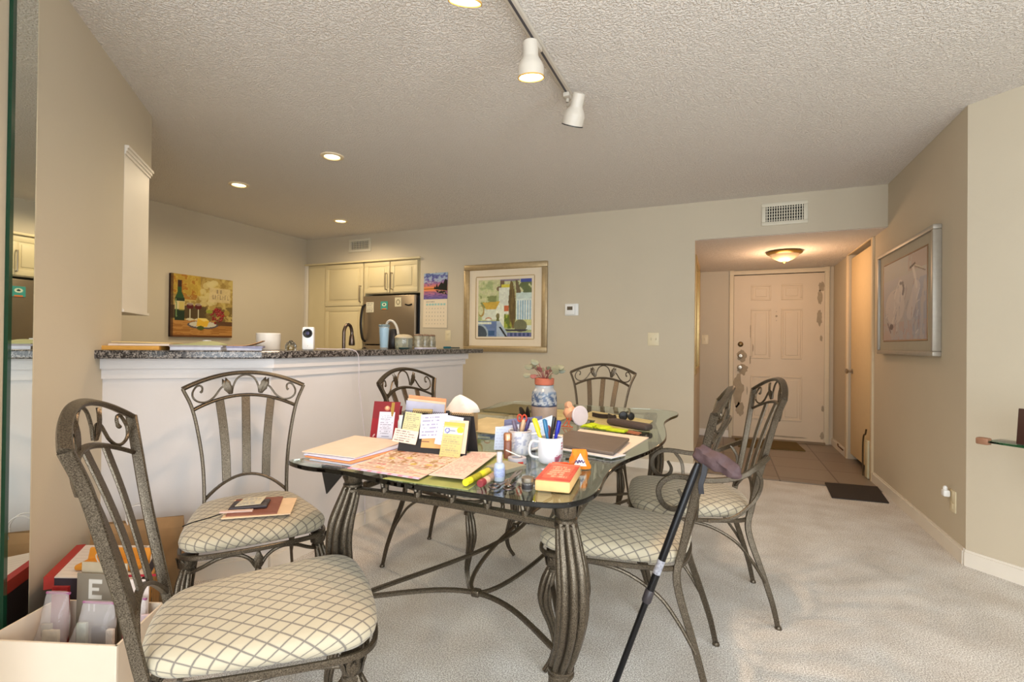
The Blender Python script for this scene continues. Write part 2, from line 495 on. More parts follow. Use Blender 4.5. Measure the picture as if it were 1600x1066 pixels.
# floors
b = MB(); b.box((-1.15, 1.1, -.05), (8.0, 7.38, .1)); struct('floor', b, CARPET)
b = MB(); b.box((.3, YB + 1.07 + .035, -.05), (3.0, 2.07, .1)); struct('floor_tile', b, TILE)
b = MB(); b.box((-.9, 1.15, CZ + .05), (8.6, 7.5, .1)); struct('ceiling', b, CEIL)
b = MB(); b.box((.45, 5.86, 2.16), (1.7, 2.2 - .02, .12)); struct('ceiling_hall', b, CEIL)


def wallseg(name, p, q, z0=0, z1=CZ, side=1, m_=WALL, t=W):
    p = Vector((p[0], p[1])); q = Vector((q[0], q[1])); d = (q - p).normalized(); n = Vector((-d.y, d.x)) * side * t
    b = MB(); b.prism([tuple(p), tuple(q), tuple(q + n), tuple(p + n)], z0, z1)
    return struct(name, b, m_)


# back wall with the kitchen alcove (x -4.57..-3.175 up to 2.12) and the hall opening (x -.247..1.183 up to 2.105)
b = MB(); b.prism([(XK, YB), (-.247, YB), (-.247, YB + W), (XK, YB + W)], 2.115, CZ); struct('wall_back', b, WALL)
b = MB(); b.prism([(-3.172, YB), (-.247, YB), (-.247, YB + W), (-3.172, YB + W)], 0, 2.115); struct('wall_back_right', b, WALL)
b = MB(); b.prism([(XK, YB + .68), (-3.172, YB + .68), (-3.172, YB + .74), (XK, YB + .74)], 0, 2.115); struct('wall_alcove', b, WALL)
b = MB(); b.prism([(-.247, YB), (XR, YB), (XR, YB + W), (-.247, YB + W)], 2.103, CZ); struct('wall_header', b, WALL)
wallseg('wall_hall_left', (-.285, YD), (-.285, YB + W), side=1, t=-.1)
b = MB(); b.prism([(-.5, YD), (1.3, YD), (1.3, YD + .1), (-.5, YD + .1)], 0, CZ); struct('wall_front', b, WALL)
# right wall with the closet door opening y 5.17..6.07
b = MB(); b.prism([(XR, 3.364), (XR, 5.17), (XR + W, 5.17), (XR + W, 3.42)], 0, CZ); struct('wall_right', b, WALL)
b = MB(); b.prism([(XR, 6.07), (XR, YD), (XR + W, YD), (XR + W, 6.07)], 0, CZ); struct('wall_right_hall', b, WALL)
b = MB(); b.prism([(XR, 5.17), (XR, 6.07), (XR + W, 6.07), (XR + W, 5.17)], 2.1, CZ); struct('wall_right_lintel', b, WALL)
wallseg('wall_angled_right', (2.6, 1.947), (XR, 3.364), side=-1)
wallseg('wall_far_right_front', (2.6, 1.947), (2.6, .55), side=1)
wallseg('wall_far_right_rear', (2.6, -1.35), (2.6, -2.5), side=1)
b = MB(); b.prism([(2.6, -1.35), (2.6, .55), (2.72, .55), (2.72, -1.35)], 0, .68); b.prism([(2.6, -1.35), (2.6, .55), (2.72, .55), (2.72, -1.35)], 2.22, CZ); struct('wall_far_right_window_surround', b, WALL)
# wall behind the camera with the patio door opening x -.8..2.3, up to 2.15
b = MB(); b.box((-1.25, -2.56, CZ / 2), (.9, .12, CZ)); b.box((2.46, -2.56, CZ / 2), (.32, .12, CZ)); b.box((.75, -2.56, 2.3), (3.1, .12, .28)); struct('wall_behind', b, WALL)
b = MB(); b.prism([(-1.6, -2.5), (-1.6, -2.05), (-1.72, -2.05), (-1.72, -2.5)], 0, CZ); b.prism([(-1.6, -.35), (-1.6, .35), (-1.72, .35), (-1.72, -.35)], 0, CZ)
b.prism([(-1.6, -2.05), (-1.6, -.35), (-1.72, -.35), (-1.72, -2.05)], 0, .65); b.prism([(-1.6, -2.05), (-1.6, -.35), (-1.72, -.35), (-1.72, -2.05)], 2.15, CZ); struct('wall_rear_left', b, WALL)  # left window opening is invented, made for the added fill light
wallseg('wall_left', (-1.6, .35), (-2.7515, 1.5003), side=1)
wallseg('wall_kitchen_left', (XK, .2), (XK, YB + .7), side=1)
wallseg('wall_kitchen_near', (-1.75, .2), (XK, .2), side=1)
# soffit above the hanging cabinet, continuing the angled wall
b = MB(); b.prism([(-2.7515, 1.5003), (-3.062, 1.811), (-3.36, 1.51), (-3.05, 1.2)], 2.118, CZ); struct('wall_soffit', b, WALL)


# baseboards
def baseboard(name, p, q, side, h=.085, t=.014, m_=BASEB):
    p = Vector(p); q = Vector(q); d = (q - p).normalized(); n = Vector((-d.y, d.x)) * side
    b = MB()
    for (h0, h1, tt) in ((0, h - .012, t), (h - .012, h, t * .55)):
        b.prism([tuple(p), tuple(q), tuple(q + n * tt), tuple(p + n * tt)], h0, h1)
    return struct(name, b, m_)


baseboard('baseboard_right', (XR, 3.37), (XR, 5.11), 1)
baseboard('baseboard_right_hall', (XR, 6.13), (XR, YD), 1)
baseboard('baseboard_angled_right', (XR, 3.364), (2.6, 1.947), -1)
baseboard('baseboard_back', (-2.05, YB), (-.247, YB), -1)
baseboard('baseboard_front', (-.285, YD), (.07, YD), -1)
baseboard('baseboard_opening', (-.247, YB), (-.247, YB + W), -1)
baseboard('baseboard_bar', (-2.076, 1.803), (-2.076, 3.78), -1)
baseboard('baseboard_bar_angled', (-2.589, 1.338), (-2.076, 1.803), -1)
baseboard('baseboard_bar_end', (-2.076, 3.78), (-2.2, 3.78), -1)

# breakfast bar: half wall, trim boards and stone top
b = MB(); b.prism([(-2.589, 1.338), (-2.076, 1.803), (-2.076, 3.78), (-2.196, 3.78), (-2.196, 1.856), (-2.676, 1.425)], 0, 1.058); struct('wall_bar', b, WHITEWALL)


def bartrim(name, z0, z1, t):
    b = MB(); k = t * .42
    b.prism([(-2.589, 1.338), (-2.076, 1.803), (-2.076, 3.78), (-2.196, 3.78), (-2.196, 3.78 + t), (-2.076 + t, 3.78 + t), (-2.076 + t, 1.803 - k), (-2.589 + t * .68, 1.338 - t * .74)], z0, z1)
    return struct(name, b, WHITEWALL)


bartrim('trim_1', 1.012, 1.058, .034); bartrim('trim_2', .966, 1.012, .016)
b = MB(); g = [(-2.530, 1.262), (-2.035, 1.712), (-2.005, 1.79), (-2.005, 4.03), (-2.03, 4.055), (-2.40, 4.055), (-2.42, 4.03), (-2.42, 1.955), (-2.84, 1.575)]
b.prism(g, 1.060, 1.098)
bar_top = tag(b.build('bar_countertop', GRANITE, None, False), 'dark speckled stone countertop along the top of the white breakfast bar', 'countertop')
mb = bar_top.modifiers.new('edge', 'BEVEL'); mb.width = .006; mb.segments = 2

# sink counter behind the bar
b = MB(); b.box((-2.52, 3.0, .44), (.60, 1.7, .86)); o = b.build('sink_cabinet', CABM, None, False); tag(o, 'cream sink base cabinet behind the breakfast bar', 'cabinet')
b = MB(); b.box((-2.53, 3.0, .895), (.64, 1.74, .04)); o = b.build('sink_countertop', GRANITE, None, False); tag(o, 'lower dark stone worktop behind the breakfast bar', 'countertop')
# faucet
t = thing('kitchen_faucet', 'tall bronze gooseneck kitchen faucet behind the breakfast bar', 'faucet', (-2.62, 2.92, .915))
BRZ = mat('oiled_bronze', (.42, .36, .32), .3, .85)
b = MB(); b.lathe([(.03, 0), (.03, .012), (.02, .02), (.017, .05)], 20); b.build('faucet_base', BRZ, t)
b = MB(); pts = cr([(0, 0, .03), (0, 0, .27), (0, .006, .325), (0, .035, .362), (.0, .07, .352), (0, .085, .315), (0, .087, .285)], 6); b.tube(pts, .0125, 12, ref=(1, 0, 0)); b.build('spout', BRZ, t)
b = MB(); b.lathe([(.013, .29), (.018, .27), (.024, .215), (.021, .205), (.01, .203)], 16, (0, .087, 0)); b.build('spray_head', BRZ, t)
b = MB(); b.tube([(.0, .0, .045), (.05, 0, .075), (.085, 0, .08)], .006); b.build('faucet_lever', BRZ, t)


# ------------------------------------------------------------------ kitchen units in the alcove
def cab_door(parent, x0, x1, z0, z1, yf, name='door', handle=None):
    b = MB(); w_, h_ = x1 - x0, z1 - z0; cx, cz = (x0 + x1) / 2, (z0 + z1) / 2
    b.box((cx, yf + .010, cz), (w_ - .004, .020, h_ - .004), bev=.002)
    fr = min(.055, w_ * .16)
    for (c_, d_) in (((cx, yf - .003, z1 - fr / 2), (w_ - .006, .006, fr)), ((cx, yf - .003, z0 + fr / 2), (w_ - .006, .006, fr)),
                     ((x0 + fr / 2 + .003, yf - .003, cz), (fr, .006, h_ - 2 * fr - .0005)), ((x1 - fr / 2 - .003, yf - .003, cz), (fr, .006, h_ - 2 * fr - .0005))):
        b.box(c_, d_, bev=.002)
    b.box((cx, yf - .001, cz), (w_ - 2 * fr - .045, .012, h_ - 2 * fr - .045), bev=.005)
    o = b.build(name, CABM, parent, True, angle=25)
    if handle:
        hx, hz0, hz1 = handle; b = MB(); ym = yf - .038
        b.tube(cr([(hx, yf - .004, hz0), (hx, ym + .006, hz0 + .003), (hx, ym, hz0 + .012), (hx, ym, hz1 - .012), (hx, ym + .006, hz1 - .003), (hx, yf - .004, hz1)], 4), .006, 8, ref=(1, 0, 0))
        h = b.build('handle', NICKEL, o)
    return o


yf = YB - .005
t = thing('pantry_cabinet', 'tall cream pantry cabinet with raised-panel doors left of the refrigerator', 'cabinet')
b = MB(); b.box((-4.267, YB + .33, 1.055), (.60, .62, 2.10)); b.build('body', CABM, t, False)
cab_door(t, -4.563, -3.975, 1.586, 2.095, yf, handle=(-4.005, 1.63, 1.82))
cab_door(t, -4.563, -3.975, .12, 1.578, yf)
t = thing('filler_panel', 'plain cream panel at the kitchen corner left of the pantry', 'panel')
b = MB(); b.box((-4.725, YB + .31, 1.055), (.315, .60, 2.10)); b.build('panel', CABM, t, False)
b = MB(); b.box((-4.868, YB - .012, 1.055), (.035, .03, 2.10)); b.build('edge_strip', TRIM, t, False)
t = thing('overhead_cabinet', 'cream two-door cabinet mounted over the refrigerator', 'cabinet')
b = MB(); b.box((-3.573, YB + .33, 1.915), (.785, .62, .39)); b.build('body', CABM, t, False)
cab_door(t, -3.962, -3.590, 1.73, 2.095, yf, handle=(-3.628, 1.765, 1.955))
cab_door(t, -3.582, -3.205, 1.73, 2.095, yf, handle=(-3.548, 1.765, 1.955))
b = MB(); b.box((-4.02, YB - .026, 2.112), (1.72, .024, .022), bev=.004); o = b.build('cabinet_crown', CABM, None, True); tag(o, 'long cream crown strip above the pantry and overhead cabinet doors', 'moulding')

t = thing('refrigerator', 'stainless steel top-freezer refrigerator under the cream cabinets', 'refrigerator')
b = MB(); b.box((-3.58, YB + .34, .85), (.735, .62, 1.68)); b.build('body', mat('fridge_side', (.12, .11, .10), .5), t, False)
for z0, z1 in ((1.125, 1.693), (.09, 1.112)):
    b = MB(); b.box((-3.585, YB - .005, (z0 + z1) / 2), (.725, .06, z1 - z0), bev=.008); d_ = b.build('door', FRIDGE, t, True)
    b = MB(); hz0, hz1 = (z0 + .03, z1 - .10) if z0 > 1 else (z0 + .35, z1 - .03)
    pts = cr([(-3.915, YB - .035, hz0), (-3.925, YB - .075, hz0 + .05), (-3.93, YB - .095, (hz0 + hz1) / 2), (-3.925, YB - .075, hz1 - .05), (-3.915, YB - .035, hz1)], 6)
    b.sweep(pts, rect(.03, .018), ref=(1, 0, 0)); b.build('handle', mat('dark_handle', (.10, .09, .09), .35), d_)
b = MB(); b.box((-3.212, YB - .038, .9), (.02, .006, 1.58)); b.build('edge_trim', mat('bright_strip', (.78, .76, .74), .3, .7), t, False)


def magnet(name, x0, z0, x1, z1, fn, label):
    quad_sheet(name, [(x0, YB - .0372, z0), (x1, YB - .0372, z0), (x1, YB - .0372, z1), (x0, YB - .0372, z1)], .003, fn, label, 'magnet', nx=24, ny=24)


magnet('fridge_magnet', -3.90, 1.50, -3.79, 1.62, writing((.86, .83, .74), (.45, .45, .42), 5, .6), 'square cream note magnet, leftmost on the refrigerator door')
magnet('fridge_magnet', -3.69, 1.53, -3.59, 1.625, lambda u, v: Cv(u, v, (.28, .62, .58)).ell(.5, .6, .3, .22, (.85, .9, .8)).ell(.5, .62, .14, .1, (.2, .3, .3)).rect(.2, 0, .8, .16, (.85, .5, .3)).c, 'teal picture magnet in the middle of the refrigerator door')
magnet('fridge_magnet', -3.49, 1.56, -3.40, 1.665, lambda u, v: Cv(u, v, (.84, .80, .68)).put((np.hypot(u - .5, v - .5) > .2) & (np.hypot(u - .5, v - .5) < .3), (.5, .46, .36)).c, 'small cream magnet with a ring pattern, right on the refrigerator door')
b = MB(); b.sweep(cr([(-3.345, YB - .043, 1.585), (-3.30, YB - .045, 1.575), (-3.255, YB - .043, 1.585)], 5), rect(.01, .014), ref=(0, 1, 0)); o = b.build('fridge_badge', BLACK, None); tag(o, 'small dark oval badge at the upper right of the refrigerator door', 'badge')

# hanging cabinet at the end of the angled wall
t = thing('wall_cabinet', 'white hanging kitchen cabinet whose end continues the angled left wall', 'cabinet')
d1 = Vector((-.7071, .7071)); n1 = Vector((-.7071, -.7071)); P0 = Vector((-2.7515, 1.5003))
def q2(a, c_): v = P0 + d1 * a + n1 * c_; return (v.x, v.y)
b = MB(); b.prism([q2(.004, 0), q2(.405, 0), q2(.405, .8), q2(.004, .8)], 1.295, 2.085); b.build('body', TRIM, t, False)
b = MB()
for z0, z1, o_ in ((2.072, 2.088, .006), (2.088, 2.104, .012), (2.104, 2.117, .018)):
    b.prism([q2(.004, -o_), q2(.405 + o_, -o_), q2(.405 + o_, .8), q2(.004, .8)], z0, z1)
b.build('crown_moulding', TRIM, t, False)
b = MB(); b.prism([q2(.004, -.008), q2(.413, -.008), q2(.413, .8), q2(.004, .8)], 1.283, 1.297); b.build('bottom_strip', TRIM, t, False)

# mirror strip on the angled wall
t = thing('wall_mirror', 'narrow floor-to-ceiling mirror strip with green glass edge on the angled left wall', 'mirror')
e1 = Vector((.7071, .7071)); Q0 = Vector((-2.052, .802))
def q3(a, c_): v = Q0 + d1 * a + e1 * c_; return (v.x, v.y)
b = MB(); b.prism([q3(.0, .0005), q3(.135, .0005), q3(.135, .006), q3(.0, .006)], .22, 2.435); b.build('mirror_glass', MIRROR, t, False)
b = MB(); b.prism([q3(-.022, .0005), q3(-.002, .0005), q3(-.002, .010), q3(-.022, .010)], .22, 2.435); b.build('green_edge', mat('green_glass_edge', (.07, .24, .17), .1, spec=.6), t, False)
b = MB(); b.prism([q3(.137, .0005), q3(.143, .0005), q3(.143, .006), q3(.137, .006)], .22, 2.435); b.build('edge_strip', mat('edge_strip_cream', (.82, .78, .68), .3), t, False)


# ------------------------------------------------------------------ doors
def panel_door(name, parent, x0, x1, z0, z1, yf, panels, m_=DOORM, t_=.04):
    b = MB(); b.box(((x0 + x1) / 2, yf + t_ / 2, (z0 + z1) / 2), (x1 - x0, t_, z1 - z0))
    for (a0, a1, c0, c1) in panels:
        cx, cz, w_, h_ = (a0 + a1) / 2, (c0 + c1) / 2, a1 - a0, c1 - c0
        for (c_, d_) in (((cx, yf - .002, c1), (w_ + .02, .014, .02)), ((cx, yf - .002, c0), (w_ + .02, .014, .02)), ((a0, yf - .002, cz), (.02, .014, h_ - .02)), ((a1, yf - .002, cz), (.02, .014, h_ - .02))):
            b.box(c_, d_, bev=.005)
        b.box((cx, yf, cz), (w_ - .07, .012, h_ - .07), bev=.0055)
    return b.build(name, m_, parent, True, angle=20)


DX0, DX1 = .112, 1.088
dr = panel_door('door_1', None, DX0, DX1, .015, 2.03, YD - .03, [(.315, .514, 1.725, 1.895), (.647, .850, 1.725, 1.895), (.315, .514, 1.008, 1.60), (.647, .850, 1.008, 1.60), (.315, .514, .262, .782), (.647, .850, .262, .782)])
dr['kind'] = 'structure'
yk = YD - .03
b = MB(); b.lathe([(.032, 0), (.032, .006), (.024, .012), (.012, .016)], 20, (.19, yk, 1.173), (0, -1, 0)); b.build('deadbolt', mat('aged_brass', (.45, .37, .24), .35, .8), dr)
b = MB(); b.lathe([(.030, 0), (.030, .008), (.014, .014), (.012, .035), (.026, .042), (.029, .055), (.02, .066), (.0, .068)], 20, (.19, yk, 1.03), (0, -1, 0)); b.build('upper_knob', NICKEL, dr)
b = MB(); b.lathe([(.030, 0), (.030, .008), (.014, .014), (.012, .035), (.026, .042), (.029, .055), (.02, .066), (.0, .068)], 20, (.185, yk, .887), (0, -1, 0)); b.build('lower_knob', NICKEL, dr)
b = MB(); b.lathe([(.012, 0), (.012, .005), (.006, .007)], 12, (.585, yk - .001, 1.52), (0, -1, 0)); b.lathe([(.005, 0), (.005, .004)], 8, (.585, yk - .001, 1.575), (0, -1, 0)); b.lathe([(.005, 0), (.005, .004)], 8, (.585, yk - .001, 1.465), (0, -1, 0)); b.build('peephole', DOORP, dr)
# chipped, unpainted patches round the locks and hinges
def blob(b, cx, cz, rx, rz, seed, y=yk - .0015, n=22):
    rnd = random.Random(seed); ps = []
    for i in range(n):
        a = 2 * PI * i / n; k = .75 + .4 * rnd.random(); ps.append((cx + rx * k * math.cos(a), cz + rz * k * math.sin(a)))
    vs = [(x, y, z) for x, z in ps] + [(x, y + .0015, z) for x, z in ps]
    b.add(vs, [tuple(range(n)), tuple(range(2 * n - 1, n - 1, -1))] + [(i, n + i, n + (i + 1) % n, (i + 1) % n) for i in range(n)])
b = MB()
for i, (cx, cz, rx, rz) in enumerate([(.205, 1.03, .055, .075), (.215, .86, .062, .07), (.165, .60, .062, .2), (.19, .37, .05, .09), (.268, .60, .008, .05), (1.055, 1.86, .03, .06), (1.04, 1.74, .025, .09), (1.035, 1.50, .03, .10), (1.055, 1.25, .014, .04), (1.075, .42, .014, .04), (1.07, .10, .02, .045), (.305, 1.33, .010, .10), (.33, 1.13, .008, .05), (.30, .98, .008, .06), (.68, .06, .25, .010)]):
    blob(b, cx, cz, rx, rz, i)
b.build('bare_patches', DOORP, dr, False)['label'] = 'chipped paint patches round the locks and hinge side'
b = MB(); b.box((.60, YD - .035, .012), (1.0, .06, .022)); b.build('threshold', mat('threshold_wood', (.55, .47, .36), .6), dr, False)
# casing
b = MB()
for (c_, d_) in (((.085, YD - .012, 1.05), (.05, .028, 2.10)), ((1.115, YD - .012, 1.05), (.05, .028, 2.10)), ((.6, YD - .0125, 2.066), (1.08, .029, .05))):
    b.box(c_, d_, bev=.004)
struct('trim_3', b, mat('door_casing', (.88, .82, .70), .5, var=.02), True)
b = MB(); b.box((.6, YD - .002, 1.02), (.99, .004, 2.05)); struct('door_gap_shade', b, DARKM)  # near-black sheet behind the front door, shade of the gap put in as colour

# closet door in the right wall
xo = XR
t = thing('door_2', 'plain painted closet door set in the right hall wall', 'door'); t['kind'] = 'structure'
for k_ in ('label', 'category'): del t[k_]
b = MB(); b.box((XR + .035, 5.62, 1.06), (.035, .86, 2.0), bev=.003); b.build('panel', mat('closet_door_paint', (.90, .80, .62), .5, var=.02), t, True)
b = MB(); b.lathe([(.026, 0), (.026, .006), (.011, .012), (.011, .035), (.024, .045), (.026, .06), (.0, .068)], 18, (XR + .018, 5.985, .905), (-1, 0, 0)); b.build('door_knob', NICKEL, t)
for hz in (1.75, .25):
    b = MB(); b.box((XR + .010, 5.185, hz), (.014, .02, .09)); b.build('hinge', NICKEL, t, False)
b = MB()
for (y_, h_) in ((5.145, 2.14), (6.095, 2.14)): b.box((XR - .008, y_, h_ / 2), (.02, .05, h_), bev=.003)
b.box((XR - .008, 5.62, 2.12), (.02, 1.0, .05), bev=.003)
struct('trim_5', b, mat('closet_casing', (.88, .80, .66), .5, var=.02), True)
b = MB(); b.box((XR + .09, 5.62, 1.05), (.02, .9, 2.1)); struct('closet_gap_shade', b, DARKM)  # near-black sheet filling the closet opening, painted shade for the door gaps

# patio door and side window frames behind the camera, with an invented window at left
FRM = mat('white_frame', (.9, .9, .9), .4)
b = MB()
for x in (-.78, .75, 2.28): b.box((x, -2.53, 1.08), (.05, .06, 2.15))
for z in (.03, 2.14): b.box((.75, -2.53, z), (3.1, .06, .05))
struct('window_1', b, FRM)
b = MB(); b.box((.75, -2.53, 1.08), (3.05, .006, 2.1)); struct('window_pane_1', b, mat('window_glass', (1, 1, 1), 0, trans=1, var=0))
b = MB()
for y in (-1.33, -.4, .53): b.box((2.62, y, 1.45), (.05, .05, 1.54))
for z in (.7, 2.2): b.box((2.62, -.4, z), (.05, 1.9, .05))
struct('window_2', b, FRM)
b = MB()
for y in (-2.02, -1.2, -.38): b.box((-1.62, y, 1.4), (.05, .05, 1.5))
for z in (.68, 2.12): b.box((-1.62, -1.2, z), (.05, 1.7, .05))
struct('added_window', b, FRM)  # frame of the invented window around the added fill light
b = MB(); b.box((-1.64, -1.2, 1.4), (.006, 1.65, 1.45)); struct('added_window_pane', b, MATS['window_glass'])
b = MB(); b.box((2.64, -.4, 1.45), (.006, 1.85, 1.5)); struct('window_pane_2', b, MATS['window_glass'])

# ------------------------------------------------------------------ wall and ceiling fittings
def vent(label, x0, x1, z0, z1, cols, rows, yw):
    t = thing('air_vent', label, 'vent', ((x0 + x1) / 2, yw, (z0 + z1) / 2)); w_, h_ = x1 - x0, z1 - z0
    m_ = mat('vent_enamel', (.84, .81, .73), .45, var=.01)
    b = MB(); fr = .032
    b.box((0, -.006, h_ / 2 - fr / 2), (w_, .012, fr), bev=.003); b.box((0, -.006, -h_ / 2 + fr / 2), (w_, .012, fr), bev=.003)
    b.box((-w_ / 2 + fr / 2, -.006, 0), (fr, .012, h_ - 2 * fr), bev=.003); b.box((w_ / 2 - fr / 2, -.006, 0), (fr, .012, h_ - 2 * fr), bev=.003)
    b.build('frame', m_, t)
    b = MB(); b.box((0, -.001, 0), (w_ - .04, .002, h_ - .04)); b.build('backing', DARKM, t, False)
    for i in range(cols):
        x = -w_ / 2 + fr + (w_ - 2 * fr) * (i + .5) / cols
        b = MB(); b.box((x, -.007, 0), (.0075, .009, h_ - 2 * fr + .006)); b.build('louver', m_, t, False)
    b = MB()
    for j in range(rows):
        z = -h_ / 2 + fr + (h_ - 2 * fr) * (j + .5) / rows; b.box((0, -.0035, z), (w_ - 2 * fr, .003, .005))
    b.build('cross_bars', m_, t, False)


vent('wide white air vent on the header over the hall opening', .289, .635, 2.180, 2.372, 15, 5, YB)
vent('small cream air vent high on the wall over the kitchen cabinets', -4.20, -3.87, 2.232, 2.392, 11, 4, YB)

t = thing('thermostat', 'white square thermostat on the wall right of the framed landscape', 'thermostat', (-1.392, YB, 1.492))
b = MB(); b.box((0, -.005, 0), (.14, .01, .118), bev=.004); b.build('back_plate', WHITE, t)
b = MB(); b.box((-.012, -.016, 0), (.10, .024, .10), bev=.005); b.build('housing', WHITE, t)
b = MB(); b.box((-.012, -.0285, .012), (.055, .003, .035)); b.build('display', mat('lcd', (.38, .34, .28), .2), t, False)


def switch(label, x, z, y, w_=.10, n=2, cat='switch', name='light_switch'):
    t = thing(name, label, cat, (x, y, z))
    b = MB(); b.box((0, -.003, 0), (w_, .006, .12), bev=.002); b.build('wall_plate', IVORY, t)
    for i in range(n):
        xx = (i - (n - 1) / 2) * .045
        b = MB(); b.box((xx, -.008, 0), (.01, .012, .024), rx=.3, bev=.002); b.build('toggle', IVORY, t)


switch('ivory double light switch on the wall between thermostat and hall opening', -.604, 1.204, YB)
switch('ivory light switch on the hall wall beside the front door', -.226, 1.23, YD, .08, 1)
t = thing('wall_outlet', 'ivory wall outlet below the hanging calendar', 'outlet', (-2.80, YB, 1.23))
b = MB(); b.box((0, -.003, 0), (.07, .006, .115), bev=.002); b.build('wall_plate', IVORY, t)
for z in (.025, -.025):
    b = MB(); b.box((0, -.007, z), (.032, .004, .028), bev=.002); b.build('socket', IVORY, t)
t = thing('wall_outlet', 'ivory wall outlet with a white plug-in on the right wall near the floor', 'outlet', (XR, 3.515, .295))
b = MB(); b.box((-.003, 0, 0), (.006, .075, .12), bev=.002); b.build('wall_plate', IVORY, t)
b = MB(); b.box((-.008, 0, -.025), (.004, .032, .028), bev=.002); b.build('socket', IVORY, t)
t = thing('plug_in', 'white plug-in freshener sticking out of the outlet on the right wall', 'plug', (XR - .008, 3.545, .33))
b = MB(); b.box((-.018, 0, 0), (.032, .042, .038), bev=.008); b.build('housing', WHITE, t)
b = MB(); b.lathe([(.010, 0), (.011, .016), (.006, .024)], 14, (-.02, 0, .016)); b.build('scent_bottle', WHITE, t)

# recessed kitchen lights
rl = None
for i, ((x, y), lab) in enumerate([((-2.52, 2.67), 'round recessed ceiling light nearest the camera over the bar'), ((-3.70, 2.87), 'round recessed ceiling light at left over the kitchen'), ((-3.77, 4.13), 'round recessed ceiling light near the refrigerator wall')]):
    if rl is None:
        rl = thing('recessed_downlight', lab, 'ceiling light', (x, y, CZ), group='recessed kitchen ceiling lights')
        b = MB(); b.lathe([(.052, -.003), (.055, -.009), (.075, -.007), (.078, 0)], 28, close=False); b.build('trim_ring', mat('warm_trim', (.95, .88, .74), .5), rl)
        b = MB(); b.lathe([(.054, -.0015), (.0, -.004)], 28, close=False); b.build('bulb_face', mat('lit_bulb', (1, .9, .7), .5, emit=(1, .90, .66), estr=7), rl)
        o = rl
    else: o = copy_tree(rl); o.location = (x, y, CZ); o['label'] = lab

# track light
TW = mat('track_enamel', (.80, .77, .72), .4, var=.01)
t = thing('light_track', 'white metal lighting track screwed to the ceiling above the table', 'light track', (-.742, 1.55, CZ))
b = MB(); b.box((0, 0, -.010), (.036, 1.86, .020), bev=.003); b.build('rail', TW, t)
b = MB(); b.box((0, 0, -.0205), (.010, 1.84, .002)); b.build('conductor_slot', mat('slot_grey', (.30, .29, .31), .5), t, False)


def track_head(label, mount, top, mouth, lit, grp='spotlight heads on the ceiling track'):
    t = thing('track_spotlight', label, 'spotlight', mount, group=grp); M0 = Vector(mount)
    tp = Vector(top) - M0; mo = Vector(mouth) - M0; ax = (mo - tp); L_ = ax.length; ax.normalize()
    b = MB(); b.box((0, 0, -.012), (.032, .07, .022), bev=.004); b.build('track_adapter', TW, t)
    b = MB(); b.tube(cr([(0, 0, -.018), (0, 0, -.055), tuple((Vector((0, 0, -.055)) + tp + ax * .02) / 2), tuple(tp + ax * .025)], 4), .009, 10); b.build('swivel_stem', TW, t)
    b = MB(); prof = [(0, 0), (.018, .001), (.028, .006), (.031, .016), (.031, .062), (.034, .070), (.046, .088), (.052, .105), (.053, L_ - .002), (.050, L_), (.047, L_ - .004), (.045, .10), (.0, .075)]
    b.lathe(prof, 28, tp, ax); b.build('lamp_shade', TW, t)
    b = MB(); b.lathe([(.0445, L_ - .012), (.03, L_ - .006), (0, L_ - .003)], 24, tp, ax, close=False)
    b.build('bulb', mat('lit_spot_bulb', (1, .93, .8), .5, emit=(1, .9, .7), estr=22) if lit else mat('unlit_bulb', (.72, .64, .5), .3), t)
    b = MB(); b.lathe([(.0535, L_ - .003), (.0545, L_ + .002), (.0505, L_ + .002), (.0495, L_ - .003)], 28, tp, ax, close=False); b.build('mouth_ring', mat('lamp_glow_amber', (.86, .66, .3), .35) if lit else BLACK, t)  # rim of lit heads coloured amber for the lamp's glow, black when unlit


track_head('lit white track spotlight in the middle of the ceiling track', (-.742, 1.96, 2.42), (-.722, 1.842, 2.365), (-.727, 1.868, 2.225), True)
track_head('unlit white track spotlight at the far end of the ceiling track', (-.742, 2.425, 2.42), (-.655, 2.335, 2.375), (-.708, 2.395, 2.245), False)
track_head('lit white track spotlight cut off by the top of the photo', (-.742, 1.46, 2.42), (-.73, 1.33, 2.365), (-.762, 1.375, 2.225), True)

# hall ceiling lamp
t = thing('ceiling_lamp', 'brass-rimmed frosted glass dome lamp on the hall ceiling', 'ceiling light', (.548, 5.62, 2.10))
b = MB(); b.lathe([(.10, 0), (.158, -.004), (.165, -.015), (.15, -.028), (.135, -.034), (.13, -.02)], 32, close=False); b.build('brass_rim', mat('antique_brass', (.62, .50, .26), .35, .8), t)
b = MB(); b.lathe([(.138, -.03), (.12, -.052), (.085, -.078), (.045, -.096), (0, -.103)], 32, close=False); b.build('glass_dome', mat('frosted_dome', (.86, .78, .66), .5, trans=.3), t)
b = MB(); b.lathe([(.012, -.100), (.016, -.106), (.010, -.114), (.005, -.118), (0, -.12)], 14); b.build('finial', MATS['antique_brass'], t)

# gold-framed mirror on the hall's left wall, seen edge-on
t = thing('gold_wall_frame', 'gold frame hanging on the left wall inside the hall, seen edge-on', 'picture frame', (-.285, 5.55, 1.45))
b = MB()
for (c_, d_) in (((.017, 0, .56), (.034, .8, .06)), ((.017, 0, -.56), (.034, .8, .06)), ((.017, -.38, 0), (.034, .06, 1.12)), ((.017, .38, 0), (.034, .06, 1.12))): b.box(c_, d_, bev=.006)
b.build('frame', GOLD, t)
b = MB(); b.box((.010, 0, 0), (.014, .72, 1.08)); b.build('glass', MIRROR, t, False)

